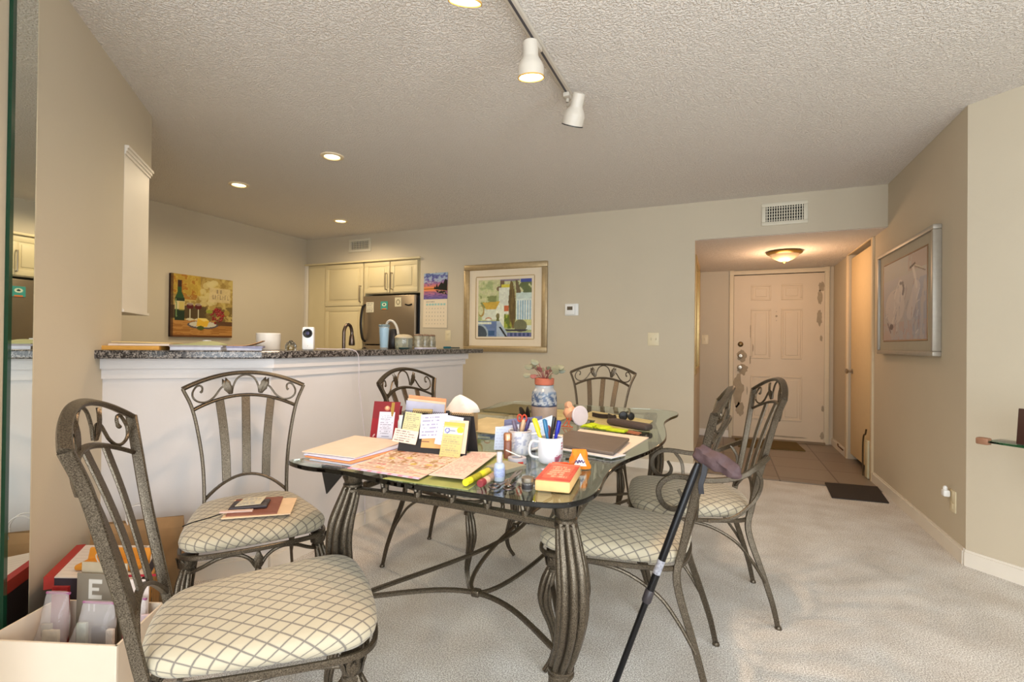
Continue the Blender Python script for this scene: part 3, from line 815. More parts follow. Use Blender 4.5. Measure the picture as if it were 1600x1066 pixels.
# doormats
MATM = mat('dark_doormat', (.22, .19, .17), .95, var=.25, scale=300, bump=.6, bscale=300)
b = MB(); b.prism([(.762, 4.425), (1.125, 4.455), (1.165, 4.925), (.79, 4.885)], .001, .009); o = b.build('door_mat', MATM, None, False); tag(o, 'dark grey rubber-backed mat on the carpet by the right wall', 'mat')
b = MB(); b.prism([(.16, 6.22), (.83, 6.27), (.80, 6.79), (.13, 6.74)], .001, .010); o = b.build('door_mat', mat('olive_mat', (.40, .33, .17), .95, var=.2, scale=200, bump=.5, bscale=200), None, False); tag(o, 'olive brown doormat on the tiles in front of the front door', 'mat')

# slim white board by the closet door, standing in for an unidentified object
t = thing('slim_board', 'slim white board with a dark hooked handle leaning at the closet door', 'board', (XR - .005, 5.235, 0))
b = MB(); b.box((-.014, 0, .17), (.018, .09, .33), bev=.004); b.build('board', mat('pale_board', (.84, .80, .66), .5), t)
b = MB(); b.tube(cr([(-.035, .05, .01), (-.035, .06, .18), (-.035, .055, .30), (-.033, .035, .37), (-.03, .0, .385), (-.028, -.02, .43)], 5), .007, 8); b.build('handle', mat('dark_cord', (.30, .22, .10), .5), t)
b = MB(); b.tube(cr([(XR - .02, 6.2, .06), (XR - .035, 6.25, .075), (XR - .03, 6.38, .07), (XR - .02, 6.46, .08)], 4), .006, 8); o = b.build('door_stop', mat('brown_rubber', (.36, .24, .14), .6), None); tag(o, 'small brown door stop on the hall baseboard', 'door stop')

# ------------------------------------------------------------------ pictures
def frame_boxes(b, w_, h_, fw, d_, plane='xz'):
    for (cx, cz, sx, sz) in ((0, h_ / 2 - fw / 2, w_, fw), (0, -h_ / 2 + fw / 2, w_, fw), (-w_ / 2 + fw / 2, 0, fw, h_ - 2 * fw), (w_ / 2 - fw / 2, 0, fw, h_ - 2 * fw)):
        if plane == 'xz': b.box((cx, -d_ / 2, cz), (sx, d_, sz), bev=.006)
        else: b.box((-d_ / 2, cx, cz), (d_, sx, sz), bev=.006)


def landscape(u, v):
    c = Cv(u, v, (.74, .76, .55)); n = fnoise(u, v, 9, 2)
    c.put(n > .52, (.60, .66, .46), .6); c.put((v > .55) & (n < .42), (.82, .80, .64), .6); c.put((v < .72) & (v > .5) & (u < .35) & (n > .5), (.45, .48, .28), .7)
    c.rect(.80, .94, 1, 1, (.30, .34, .62)); c.rect(.42, .965, .78, 1, (.55, .5, .55))
    c.poly([(.42, .82), (.42, .98), (.5, .98), (.5, .86)], (.46, .38, .30)); c.ell(.4, .84, .05, .045, (.5, .42, .32))
    c.poly([(.40, .86), (.62, .86), (.62, .40), (.40, .40)], (.86, .87, .80)); c.rect(.44, .86, .62, .91, (.83, .78, .30))
    c.poly([(.08, .60), (.42, .62), (.34, .48), (.16, .48)], (.80, .66, .28)); c.poly([(.34, .48), (.42, .62), (.50, .50), (.50, .16), (.38, .16), (.34, .3)], (.90, .91, .82)); c.rect(.08, .30, .34, .48, (.84, .86, .78))
    c.ell(.38, .36, .035, .05, (.5, .46, .3)); c.ell(.38, .27, .03, .07, (.42, .42, .22)); c.ell(.06, .45, .06, .1, (.66, .55, .3)); c.ell(.05, .46, .045, .08, (.80, .80, .62)); c.ell(.2, .31, .06, .03, (.75, .5, .35)); c.ell(.2, .3, .05, .02, (.88, .88, .8))
    c.rect(.50, .44, .58, .54, (.78, .42, .26)); c.rect(.50, .16, .64, .38, (.62, .66, .25)); c.put((u > .5) & (u < .64) & (v > .14) & (v < .4) & (fnoise(u, v, 22, 8) > .55), (.4, .46, .2))
    c.rect(.72, .12, 1, .72, (.84, .88, .84)); c.rect(.72, .66, 1, .77, (.78, .84, .80)); c.rect(.74, .30, 1, .63, (.58, .70, .76))
    for k in range(6): x = .765 + k * .045; c.rect(x, .30, x + .02, .63, (.88, .90, .86))
    c.rect(.72, .20, 1, .30, (.80, .80, .55)); c.put((u > .72) & (v > .76) & (v < .94) & (n > .45), (.34, .38, .24), .8)
    c.poly([(.70, .98), (.74, .98), (.80, .8), (.82, .98), (.8, .76), (.72, .76)], (.44, .38, .28))
    c.poly([(.62, .98), (.66, .94), (.71, .6), (.715, .35), (.68, .14), (.66, .14), (.60, .35), (.575, .6), (.60, .9)], (.40, .33, .20)); c.put((u > .58) & (u < .71) & (v > .15) & (v < .95) & (vnoise(u * 3, v * .5, 16, 4) > .5) & (np.abs(u - .645) < .06 * np.clip(1.1 - abs(v - .55) * 1.4, 0, 1) + .01), (.50, .42, .24), .6)
    c.ell(.80, .19, .12, .11, (.46, .46, .34)); c.poly([(.5, .13), (.95, .13), (.9, .1), (.55, .1)], (.25, .24, .28))
    c.rect(0, 0, .40, .27, (.42, .50, .66)); c.rect(0, .22, .26, .26, (.86, .88, .80)); c.ell(0, .05, .2, .18, (.62, .68, .72)); c.ell(0, .04, .17, .16, (.28, .32, .36)); c.rect(.2, .02, .32, .10, (.24, .36, .52))
    c.poly([(.36, .27), (.42, .27), (.60, 0), (.36, 0)], (.66, .72, .78)); c.poly([(.40, .17), (.44, .17), (.56, 0), (.52, 0)], (.15, .15, .16)); c.rect(.56, 0, 1, .07, (.45, .46, .62)); c.put((v < .065) & (u > .57) & (np.mod(u * 13, 1) < .6) & (v > .015), (.25, .3, .45))
    c.c *= (.92 + .16 * fnoise(u, v, 30, 6)[..., None])
    return c.c


t = thing('framed_landscape', 'large gold-framed matted print of a white hillside villa on the back wall', 'framed picture', (-2.117, YB, 1.5255))
b = MB(); frame_boxes(b, .95, .93, .058, .035); b.build('frame', CHAMP, t)
b = MB(); frame_boxes(b, .842, .822, .008, .026); b.build('inner_lip', GOLD, t)
b = MB(); b.box((0, -.009, 0), (.84, .018, .82)); b.build('mat_board', mat('cream_matboard', (.90, .84, .74), .8, var=.01), t, False)
b = MB(); frame_boxes(b, .672, .662, .004, .0195); b.build('mat_line', GOLD, t)
quad_sheet('print', [(-.305, -.018, -.305), (.305, -.018, -.305), (.305, -.018, .295), (-.305, -.018, .295)], .002, landscape, parent=t, nx=130, ny=130)


def wine(u, v):
    n = fnoise(u, v, 7, 11); n2 = fnoise(u, v, 18, 12); c = Cv(u, v, (.66, .56, .30))
    c.put(n > .5, (.76, .68, .40), .7); c.put(n2 > .58, (.52, .42, .20), .6); c.put((v > .68) & (u < .45), (.74, .60, .18), .6); c.put((v > .60) & (u < .4) & (n2 < .42), (.60, .36, .10), .7)
    rnd = random.Random(3)
    for i in range(16): c.ell(.42 + .3 * rnd.random(), .55 + .38 * rnd.random(), .04 + .03 * rnd.random(), .035 + .02 * rnd.random(), (.80, .74, .52), .65)
    c.rect(.60, .60, .96, .84, (.80, .72, .54), .8)
    for i, x in enumerate(np.linspace(.72, .78, 2)): c.rect(x, .75, x + .02, .81, (.50, .44, .34), .8)
    for i in range(7): x = .65 + i * .042; c.rect(x, .65, x + .012, .72, (.54, .47, .36), .8); c.rect(x, .65 + .035 * (i % 3), x + .03, .662 + .035 * (i % 3), (.54, .47, .36), .8)
    c.rect(0, .30, .55, .50, (.26, .20, .12), .85); c.put((v < .52) & (v > .26) & (u > .5) & (n2 > .45), (.42, .34, .18), .8)
    c.rect(0, 0, 1, .27, (.62, .42, .20)); c.put((v < .27) & (vnoise(u * .6, v * 6, 14, 9) > .5), (.76, .56, .30), .7); c.rect(0, 0, 1, .03, (.40, .24, .12)); c.rect(.7, .2, 1, .27, (.30, .20, .14), .8)
    c.rect(.06, .26, .20, .62, (.13, .20, .13)); c.poly([(.06, .62), (.20, .62), (.16, .72), (.155, .88), (.10, .88), (.10, .72)], (.16, .30, .16)); c.rect(.10, .80, .155, .90, (.22, .12, .08)); c.rect(.055, .44, .205, .57, (.80, .74, .56)); c.put((u > .12) & (u < .2) & (v > .42) & (v < .56), (.74, .66, .28), .6); c.line(.075, .6, .085, .32, .008, (.45, .55, .35))
    for x in (.29, .42):
        c.ell(x, .50, .055, .05, (.34, .10, .10)); c.ell(x, .535, .055, .02, (.75, .74, .66), .6); c.line(x, .45, x, .30, .008, (.80, .78, .66)); c.ell(x, .285, .06, .02, (.82, .78, .64))
    c.ell(.50, .20, .25, .065, (.34, .32, .34)); c.ell(.50, .21, .22, .05, (.80, .78, .70)); c.poly([(.39, .18), (.56, .17), (.60, .26), (.55, .31), (.41, .31)], (.88, .70, .22)); c.poly([(.41, .31), (.55, .31), (.60, .27), (.5, .265)], (.92, .82, .46)); c.ell(.46, .15, .06, .035, (.30, .34, .14))
    for i in range(46):
        a = rnd.random() * 6.28; r = rnd.random() ** .6; x = .76 + .13 * r * math.cos(a); y = .38 + .11 * r * math.sin(a); c.ell(x, y, .019, .018, (.42 + .2 * rnd.random(), .10, .12)); c.ell(x - .005, y + .006, .006, .005, (.75, .45, .4))
    for (x, y) in ((.66, .30), (.70, .24)): c.ell(x, y, .022, .02, (.5, .13, .12))
    c.ell(.60, .43, .06, .03, (.55, .58, .20)); c.ell(.9, .42, .05, .05, (.62, .52, .24))
    c.put(u < .035, (.20, .12, .08), .6)
    return c.c


t = thing('wine_canvas', 'unframed canvas painting of wine bottle, cheese and grapes on the kitchen wall', 'painting', (XK, 3.387, 1.485))
b = MB(); b.box((.016, 0, 0), (.032, .644, .61), bev=.002); b.build('stretcher', mat('canvas_edge', (.22, .13, .09), .7), t)
quad_sheet('canvas_face', [(.032, -.322, -.305), (.032, .322, -.305), (.032, .322, .305), (.032, -.322, .305)], .002, wine, parent=t, nx=130, ny=120)


def heron(u, v):
    n = fnoise(u, v, 5, 21); n2 = fnoise(u * 1.5, v * .6, 11, 22); c = Cv(u, v, (.70, .67, .66))
    c.put(n > .5, (.66, .66, .70), .6); c.put((v > .78), (.66, .66, .60), .6); c.put((u > .62) & (v > .8) & (n2 > .4), (.62, .46, .40), .6); c.put((u > .72) & (v < .7) & (n2 > .42), (.52, .56, .68), .65); c.put((v < .22) & (n2 > .5), (.74, .56, .50), .5)
    c.ell(.30, .42, .24, .22, (.84, .79, .76), .8); c.ell(.40, .55, .10, .10, (.85, .80, .77), .8)
    for (a_, b_) in (((.40, .50), (.47, .60)), ((.47, .60), (.44, .70))): c.line(*a_, *b_, .045, (.86, .82, .79))
    c.line(.52, .62, .50, .68, .018, (.18, .17, .20)); c.line(.50, .56, .52, .62, .02, (.25, .23, .26)); c.line(.44, .70, .50, .69, .02, (.30, .28, .3))
    c.line(.66, .30, .80, .60, .07, (.84, .79, .77), .7)
    for (a_, b_) in (((.80, .60), (.76, .74)), ((.76, .74), (.72, .84))): c.line(*a_, *b_, .022, (.88, .84, .80))
    c.c = c.c * .6 + np.array((.70, .67, .66)) * .4
    c.line(.66, .84, .76, .87, .014, (.20, .18, .20)); c.line(.76, .85, .93, .77, .010, (.78, .74, .66)); c.line(.76, .84, .97, .75, .006, (.4, .35, .32))
    rnd = random.Random(5)
    for i in range(34): x = .05 + .8 * rnd.random(); y = .05 + .6 * rnd.random(); c.line(x, y, x + .06 * rnd.random(), y + .12 * rnd.random(), .006, rnd.choice([(.50, .50, .55), (.9, .87, .84), (.60, .48, .44)]), .55)
    c.ell(.22, .17, .05, .04, (.30, .24, .24), .7); c.line(.12, .22, .2, .1, .012, (.34, .28, .3), .6)
    return c.c


t = thing('heron_picture', 'silver-framed pale painting of two herons on the right wall', 'framed picture', (XR, 4.277, 1.492))
b = MB(); frame_boxes(b, 1.17, .79, .03, .045, 'yz'); b.build('frame', SILVERF, t)
b = MB(); b.box((-.014, 0, 0), (.028, 1.115, .735)); b.build('mat_board', mat('grey_matboard', (.68, .65, .58), .8, var=.03), t, False)
b = MB(); frame_boxes(b, .925, .60, .012, .033, 'yz'); b.build('fillet', mat('copper_fillet', (.58, .46, .34), .4, .4), t)
quad_sheet('painting', [(-.029, .452, -.288), (-.029, -.452, -.288), (-.029, -.452, .288), (-.029, .452, .288)], .002, heron, parent=t, nx=130, ny=110)


def sunset(u, v):
    c = Cv(u, v, (.5, .5, .6)); hz = .40
    sky = [(0, (.95, .62, .25)), (.08, (.85, .50, .42)), (.2, (.66, .42, .58)), (.35, (.46, .40, .66)), (.6, (.34, .42, .62))]
    d = np.abs(v - hz); 
    for k in range(3): c.c[..., k] = np.interp(d, [a for a, _ in sky], [q[k] for _, q in sky])
    n = fnoise(u * 1.3, v * 2, 8, 31); c.put((v > .62) & (n > .5), (.66, .74, .80), .8); c.put((v > .5) & (n < .36), (.24, .30, .5), .6); c.put((v < .3) & (vnoise(u, v * 4, 12, 5) > .5), (.36, .28, .50), .6)
    c.poly([(.42, .38), (.46, .50), (.5, .44), (.56, .60), (.6, .46), (.68, .56), (.74, .64), (.82, .58), (.9, .76), (1, .70), (1, .30), (.7, .34)], (.10, .11, .09)); c.rect(0, .38, .5, .41, (.15, .10, .10)); c.poly([(.5, .34), (.9, .30), (1, .16), (.6, .24)], (.14, .11, .12)); c.put((v < .34) & (v > .18) & (u > .62) & (n > .5), (.70, .56, .48), .8)
    return c.c


def calgrid(u, v):
    c = Cv(u, v, (.90, .84, .74)); c.text(.12, .88, .6, .94, 1, (.5, .5, .5), .6, 3)
    c.put((v > .78) & (v < .85) & (u > .1) & (u < .94) & (np.abs(np.mod((u - .1) / .12, 1) - .5) < .38), (.52, .74, .74), .8)
    for r in range(5):
        for k in range(7): c.ell(.14 + k * .12, .68 - r * .135, .014, .014, (.5, .48, .45), .8); c.rect(.115 + k * .12, .655 - r * .135, .16 + k * .12, .662 - r * .135, (.7, .66, .58), .6)
    return c.c


t = thing('wall_calendar', 'wall calendar with a purple sunset lake photo hanging right of the refrigerator', 'calendar', (-2.965, YB, 1.62))
quad_sheet('photo_page', [(-.157, -.002, .018), (.15, -.002, .018), (.152, -.002, .312), (-.155, -.002, .308)], .003, sunset, parent=t, nx=90, ny=90)
quad_sheet('month_page', [(-.165, -.002, -.30), (.152, -.006, -.305), (.15, -.002, .016), (-.158, -.002, .016)], .003, calgrid, parent=t, nx=90, ny=90)
b = MB(); b.lathe([(.004, 0), (.004, .006)], 8, (0, 0, .316), (0, -1, 0)); b.build('nail', STEEL, t)
# ================================================================== CHAIRS
def top_arch(x):      # outer rail: back offset y, height z
    k = (x / .241) ** 2
    return (-.383 + (.383 - .339) * k, 1.000 + (.936 - 1.000) * k)


def low_arch(x):
    k = (x / .212) ** 2
    return (-.376 + (.376 - .322) * k, .898 + (.840 - .898) * k)


def orn(x, t):
    (y0, z0), (y1, z1) = low_arch(x), top_arch(x)
    return (x, y0 + (y1 - y0) * t, z0 + (z1 - z0) * t)


def seat_outline(k=1.0):
    h = [(.12, .258), (.195, .243), (.232, .212), (.242, .165), (.234, .08), (.216, -.03), (.195, -.14), (.168, -.215), (.105, -.250)]
    c = [(0, .264)] + h + [(0, -.260)] + [(-x, y) for x, y in h[::-1]]
    return cr([(x * k, y * k, 0) for x, y in c], 4, True)


def make_cushion():
    o = seat_outline(1.0); n = len(o); V = []; UV = []; F = []
    prof = [(.94, .424), (.99, .430), (1.035, .447), (1.045, .462), (1.03, .478), (.985, .490), (.90, .499), (.75, .507), (.55, .513), (.32, .517), (.12, .518)]
    arc = []
    for i in range(len(prof) - 1, -1, -1):
        if i == len(prof) - 1: arc.append(.12 * .22)
        else: arc.append(arc[-1] + math.hypot((prof[i][0] - prof[i + 1][0]) * .22, prof[i][1] - prof[i + 1][1]))
    arc = arc[::-1]
    for (s, z), a in zip(prof, arc):
        z = .424 + (z - .424) * .80; s = s * .94
        for p in o:
            V.append((p.x * s, p.y * s, z)); L_ = math.hypot(p.x, p.y); UV.append((p.x / .22 * a * 1.0, p.y / .22 * a * 1.0))
    V.append((0, 0, .500)); UV.append((0, 0)); m_ = len(prof)
    for i in range(m_ - 1):
        for j in range(n): k = (j + 1) % n; F.append((i * n + j, i * n + k, (i + 1) * n + k, (i + 1) * n + j))
    for j in range(n): F.append(((m_ - 1) * n + j, (m_ - 1) * n + (j + 1) % n, len(V) - 1))
    F.append(tuple(range(n - 1, -1, -1)))
    me = bpy.data.meshes.new('seat_cushion'); me.from_pydata(V, [], F); me.update()
    uv = me.uv_layers.new(name='UVMap'); arr = np.array([UV[l.vertex_index] for l in me.loops], dtype=np.float32); uv.data.foreach_set('uv', arr.ravel())
    me.polygons.foreach_set('use_smooth', [True] * len(F)); me.materials.append(FABRIC)
    ob = bpy.data.objects.new('seat_cushion', me); COL.objects.link(ob); return ob


def make_chair(label):
    t = thing('dining_chair', label, 'chair', group='metal dining chairs around the glass table')
    cu = make_cushion(); cu.parent = t
    b = MB(); b.sweep([(p.x * .97, p.y * .97, .416) for p in seat_outline()], rect(.016, .012), closed=True); b.build('seat_frame', PEWTER, t)
    for s in (1, -1):
        b = MB()
        pts = cr([(s * .203, -.334, .0), (s * .197, -.312, .10), (s * .184, -.275, .22), (s * .170, -.238, .33), (s * .163, -.226, .40), (s * .158, -.240, .47), (s * .163, -.266, .60), (s * .178, -.292, .72), (s * .205, -.318, .85), (s * .241, -.339, .936)], 5)
        b.sweep(pts, rect(.013, .025), ref=(1, 0, 0), scale=lambda k: .75 + .25 * min(1, k * 3)); b.build('back_post', PEWTER, t)
        b = MB(); b.lathe([(.013, 0), (.014, .004), (.010, .012)], 10, (s * .203, -.334, 0)); b.build('foot_cap', PEWTER, t)
        # front cabriole leg
        b = MB(); pts = cr([(s * .226, .205, .004), (s * .212, .182, .045), (s * .205, .172, .10), (s * .212, .186, .17), (s * .226, .206, .245), (s * .224, .200, .31), (s * .214, .184, .365)], 6)
        sc = lambda k: float(np.interp(k, [0, .12, .3, .5, .72, .88, 1], [.45, .48, .6, .85, 1.28, 1.15, .85]))
        b.sweep(pts, fluted(.021, 6, .32), ref=(1, 0, 0), scale=sc); lg = b.build('front_leg', PEWTER, t)
        b = MB(); b.lathe([(.016, .350), (.023, .354), (.023, .364), (.019, .368), (.024, .374), (.027, .392), (.025, .405), (.028, .411), (.022, .414)], 14, (s * .212, .181, 0))
        for q in range(6):
            a = q * PI / 3; b.leaf((s * .212 + .023 * math.cos(a), .181 + .023 * math.sin(a), .372), (s * .212 + .030 * math.cos(a), .181 + .030 * math.sin(a), .408), .010, (math.cos(a), math.sin(a), .2))
        b.build('capital', PEWTER, lg)
        # side brace bowing under the seat down to the rear leg
        b = MB(); b.tube(cr([(s * .208, .17, .385), (s * .205, .06, .404), (s * .198, -.06, .392), (s * .192, -.17, .335), (s * .190, -.235, .26), (s * .190, -.288, .175)], 6), .0065, 8); b.build('side_brace', PEWTER, t)
    b = MB(); pts = [(x, *top_arch(x)) for x in np.linspace(-.241, .241, 25)]; b.sweep(pts, rect(.013, .024), ref=(0, .3, 1)); b.build('top_rail', PEWTER, t)
    b = MB(); pts = [(x, *low_arch(x)) for x in np.linspace(-.205, .205, 21)]; b.sweep(pts, rect(.011, .018), ref=(0, .3, 1)); b.build('lower_rail', PEWTER, t)
    b = MB(); pts = [(x, -.268 + .026 * (x / .158) ** 2, .560 - .085 * (x / .158) ** 2) for x in np.linspace(-.158, .158, 17)]; b.sweep(pts, rect(.010, .018), ref=(0, 0, 1)); b.build('bottom_rail', PEWTER, t)
    for x1, x0 in ((-.104, -.076), (0, 0), (.104, .076)):
        zb = .560 - .085 * (x0 / .158) ** 2; yb = -.268 + .026 * (x0 / .158) ** 2; yt, zt = low_arch(x1)
        b = MB(); pts = cr([(x0, yb, zb), (x0 + (x1 - x0) * .15, yb - .030, zb + (zt - zb) * .35), (x0 + (x1 - x0) * .5, yb + (yt - yb) * .62, zb + (zt - zb) * .68), (x1, yt, zt)], 6)
        b.sweep(pts, rect(.034, .007), ref=(1, 0, 0)); b.build('back_slat', PEWTER, t)
    # scroll work between the two upper rails
    b = MB(); b.sweep(cr([orn(x, q) for x, q in ((-.055, .12), (-.050, .45), (-.032, .78), (0, .90), (.032, .78), (.050, .45), (.055, .12))], 5), circ(.0042, 7)); b.build('centre_scroll', PEWTER, t)
    for s in (1, -1):
        b = MB(); pts = [orn(s * x, q) for x, q in ((.060, .12), (.072, .42), (.085, .50), (.099, .45), (.112, .30), (.125, .16), (.147, .07), (.169, .12), (.190, .28), (.203, .48), (.205, .68), (.194, .84), (.180, .84), (.170, .72), (.171, .58), (.177, .55))]
        b.sweep(cr(pts, 4), circ(.0042, 7), scale=lambda k: 1 if k < .93 else 1.25); b.build('side_scroll', PEWTER, t)
        b = MB(); y0, z0 = low_arch(.058); a_ = orn(s * .057, .10); c_ = orn(s * .082, .88)
        for dx, tw in ((0, 0), (.006, .0)): b.leaf((a_[0] + dx * s, a_[1] + .004, a_[2]), (c_[0] + dx * 2.2 * s, c_[1] + .004, c_[2] - dx), .013, (0, 1, .2), .004)
        b.build('leaf', PEWTER, t)
    # front apron: two bows meeting in a pendant leaf
    for s in (1, -1):
        b = MB(); b.tube(cr([(s * .208, .19, .352), (s * .17, .215, .372), (s * .12, .232, .398), (s * .07, .242, .404), (s * .03, .247, .385), (s * .006, .248, .350)], 5), .0065, 8); b.build('apron_bow', PEWTER, t)
    b = MB(); b.leaf((0, .250, .408), (0, .252, .338), .014, (0, 1, 0), .006); b.leaf((0, .250, .345), (.020, .252, .385), .008, (0, 1, 0)); b.leaf((0, .250, .345), (-.020, .252, .385), .008, (0, 1, 0)); b.lathe([(.004, .325), (.011, .330), (.010, .345), (.006, .35)], 10, (0, .25, 0)); b.build('apron_leaf', PEWTER, t)
    return t


CH = [(-1.076, .933, -40.9, 'metal dining chair nearest the camera at left, its lattice cushion bare and seen from behind'),
      (-1.707, 1.402, -124.4, 'metal dining chair against the angled bar wall holding papers and a dark wallet'),
      (-1.251, 2.262, -93.1, 'metal dining chair behind the table with its back to the bar, behind the desk calendar'),
      (-.154, 2.423, 100.3, 'metal dining armchair with curled arm rests on the right side of the table'),
      (-.358, 1.867, 88.7, 'metal dining chair at the right front of the table with a cane leaning on it'),
      (-.815, 3.298, 181.8, 'metal dining chair at the far end of the table facing the camera')]
chairs = []
c0 = make_chair(CH[0][3])
for i, (x, y, a, lab) in enumerate(CH):
    c = c0 if i == 0 else copy_tree(c0)
    c.location = (x, y, 0); c.rotation_euler = (0, 0, math.radians(a)); c['label'] = lab; chairs.append(c)
for s in (1, -1):       # arms of the armchair
    X_ = s * .262
    b = MB(); pts = cr([(s * .190, -.296, .69), (s * .235, -.24, .655), (X_, -.171, .618), (X_, -.063, .597), (X_, .028, .604), (X_, .086, .603), (X_, .128, .575), (X_, .141, .537), (X_, .126, .494), (X_, .09, .470), (X_, .057, .480), (X_, .044, .513), (X_ * .99, .062, .551)], 5)
    b.sweep(pts, rect(.012, .022), ref=(1, 0, 0), roll=0, scale=lambda k: 1 if k < .75 else 1 - (k - .75) * 1.6); b.build('arm_rest', PEWTER, chairs[3])
    b = MB(); b.sweep(cr([(X_, .028, .598), (X_, -.004, .552), (s * .255, -.012, .50), (s * .238, -.01, .425)], 5), rect(.009, .016), ref=(1, 0, 0)); b.build('arm_support', PEWTER, chairs[3])
    b = MB(); b.sweep(cr([(s * .236, -.235, .652), (s * .225, -.262, .60), (s * .215, -.252, .54), (s * .222, -.215, .49), (s * .230, -.15, .440), (s * .228, -.06, .420)], 5), rect(.009, .014), ref=(1, 0, 0)); b.build('arm_brace', PEWTER, chairs[3])

# ================================================================== TABLE
TX, TY = -.765, 2.13
t = thing('dining_table', 'glass-topped dining table with fluted antique metal legs, covered in papers and mugs', 'table', (TX, TY, 0))
right = [(-.335, 1.187), (-.309, 1.249), (-.304, 1.328), (-.315, 1.434), (-.318, 1.553), (-.300, 1.69), (-.250, 1.871), (-.224, 2.051), (-.222, 2.20), (-.245, 2.40), (-.272, 2.60), (-.262, 2.78), (-.236, 2.92), (-.245, 3.03), (-.300, 3.10)]
far = [(-.40, 3.118), (-.55, 3.105), (-.80, 3.115), (-1.05, 3.105), (-1.2, 3.118)]
left = [(2 * -.795 - x, y) for x, y in right[::-1]]
left[0] = (-1.285, 3.10); near = [(-1.300, 1.200), (-1.205, 1.168), (-1.12, 1.170), (-1.038, 1.172), (-.943, 1.158), (-.829, 1.142), (-.696, 1.142), (-.592, 1.143), (-.47, 1.138), (-.38, 1.152)]
out = [(p.x - TX, p.y - TY) for p in cr([(x, y, 0) for x, y in right + far + left[:-1] + near], 4, True)]
b = MB(); b.prism(out, .743, .757); gl = b.build('glass_top', GLASS, t, True, angle=50)
md = gl.modifiers.new('edge', 'BEVEL'); md.width = .003; md.segments = 2; md.limit_method = 'ANGLE'
LEGS = [(-1.12, 1.30), (-.385, 1.28), (-1.12, 2.95), (-.385, 2.95)]
lobj = []
for (lx, ly) in LEGS:
    ox, oy = (1 if lx > TX else -1) * .7071, (1 if ly > TY else -1) * .7071
    P = [(.030, .004), (.004, .05), (-.026, .12), (-.032, .20), (-.016, .28), (.012, .34), (.034, .41), (.042, .48), (.036, .55), (.016, .62), (.0, .675)]
    b = MB(); pts = cr([(lx - TX + ox * d, ly - TY + oy * d, h) for d, h in P], 5)
    sc = lambda k: float(np.interp(k, [0, .06, .2, .35, .5, .65, .8, .92, 1], [.62, .5, .6, .72, .86, 1.02, 1.0, .8, .66]))
    b.sweep(pts, fluted(.043, 8, .32), ref=(ox, oy, 0), scale=sc); lg = b.build('table_leg', PEWTER, t); lobj.append(lg)
    b = MB(); q = (lx - TX, ly - TY, 0)
    b.lathe([(.024, .655), (.031, .658), (.031, .666), (.026, .669), (.031, .673), (.031, .680), (.026, .684), (.028, .69), (.031, .70), (.030, .728), (.034, .734), (.034, .7420), (.0, .7425)], 20, q)
    for k in range(6):
        a = k * PI / 3 + .3; b.leaf((q[0] + .027 * math.cos(a), q[1] + .027 * math.sin(a), .686), (q[0] + .036 * math.cos(a), q[1] + .036 * math.sin(a), .730), .012, (math.cos(a), math.sin(a), .2))
    b.build('capital', PEWTER, lg)
    b = MB(); c_ = Vector((lx - TX - ox * .02, ly - TY - oy * .02, .262)); b.lathe([(.030, -.014), (.036, -.010), (.036, -.004), (.032, 0), (.036, .004), (.036, .010), (.030, .014)], 18, c_); b.build('ring_collar', PEWTER, lg)
# apron rails between the caps, with struts up to the glass
RING = [(0, 1), (1, 3), (3, 2), (2, 0)]
for (i, j) in RING:
    A = Vector((LEGS[i][0] - TX, LEGS[i][1] - TY, .658)); B = Vector((LEGS[j][0] - TX, LEGS[j][1] - TY, .658)); d = (B - A).normalized(); inn = Vector((-A.x - B.x, -A.y - B.y, 0)).normalized()
    bow = lambda k: A.lerp(B, k) + inn * (.0 + .022 * math.sin(PI * k))
    b = MB(); b.sweep([bow(k) for k in np.linspace(.035, .965, 17)], rect(.024, .020)); r = b.build('apron_rail', PEWTER, t)
    b = MB(); b.tube([bow(k) + Vector((0, 0, .078)) for k in np.linspace(.03, .97, 17)], .005, 7); b.build('upper_rod', PEWTER, r)
    n = 5 if (A - B).length < 1 else 10
    for k in range(n):
        kk = (k + 1) / (n + 1); p = bow(kk)
        b = MB()
        for s in (-1, 1): b.tube([p + Vector((0, 0, .008)) + d * s * .003, p + Vector((0, 0, .045)) + d * s * .012, p + Vector((0, 0, .080)) + d * s * .030], .0075, 8)
        b.tube([p + Vector((0, 0, .006)), p + Vector((0, 0, .022))], .013, 9); b.build('strut', PEWTER, r)
# stretcher: four inward bows and a long centre oval
hS = .30
for (i, j, dep) in ((0, 1, .20), (1, 3, .26), (3, 2, .20), (2, 0, .26)):
    A = Vector((LEGS[i][0] - TX, LEGS[i][1] - TY, hS)); B = Vector((LEGS[j][0] - TX, LEGS[j][1] - TY, hS)); M_ = (A + B) / 2; inn = Vector((-M_.x, -M_.y, 0)).normalized()
    A = A * .985; B = B * .985; A.z = B.z = hS
    pts = []
    for k in np.linspace(0.02, .98, 25): pts.append(A.lerp(B, k) + inn * (dep * math.sin(PI * k) ** 1.15))
    b = MB(); b.sweep(pts, rect(.013, .017)); b.build('stretcher_bow', PEWTER, t)
b = MB(); b.sweep([(.118 * math.sin(a), .625 * math.cos(a), hS + .001) for a in np.linspace(0, 2 * PI, 60, endpoint=False)], rect(.012, .015), closed=True); b.build('stretcher_oval', PEWTER, t)
for (x, y) in ((0, .625), (0, -.625), (.118, 0), (-.118, 0)):
    b = MB(); b.box((x, y, hS), (.028, .028, .022), bev=.004); b.build('clamp', PEWTER, t)
b = MB(); vs = [(-1.175, 1.215, .742), (-1.085, 1.225, .742), (-1.172, 1.235, .655)]; nrm = Vector((.15, 1, 0)) * .005
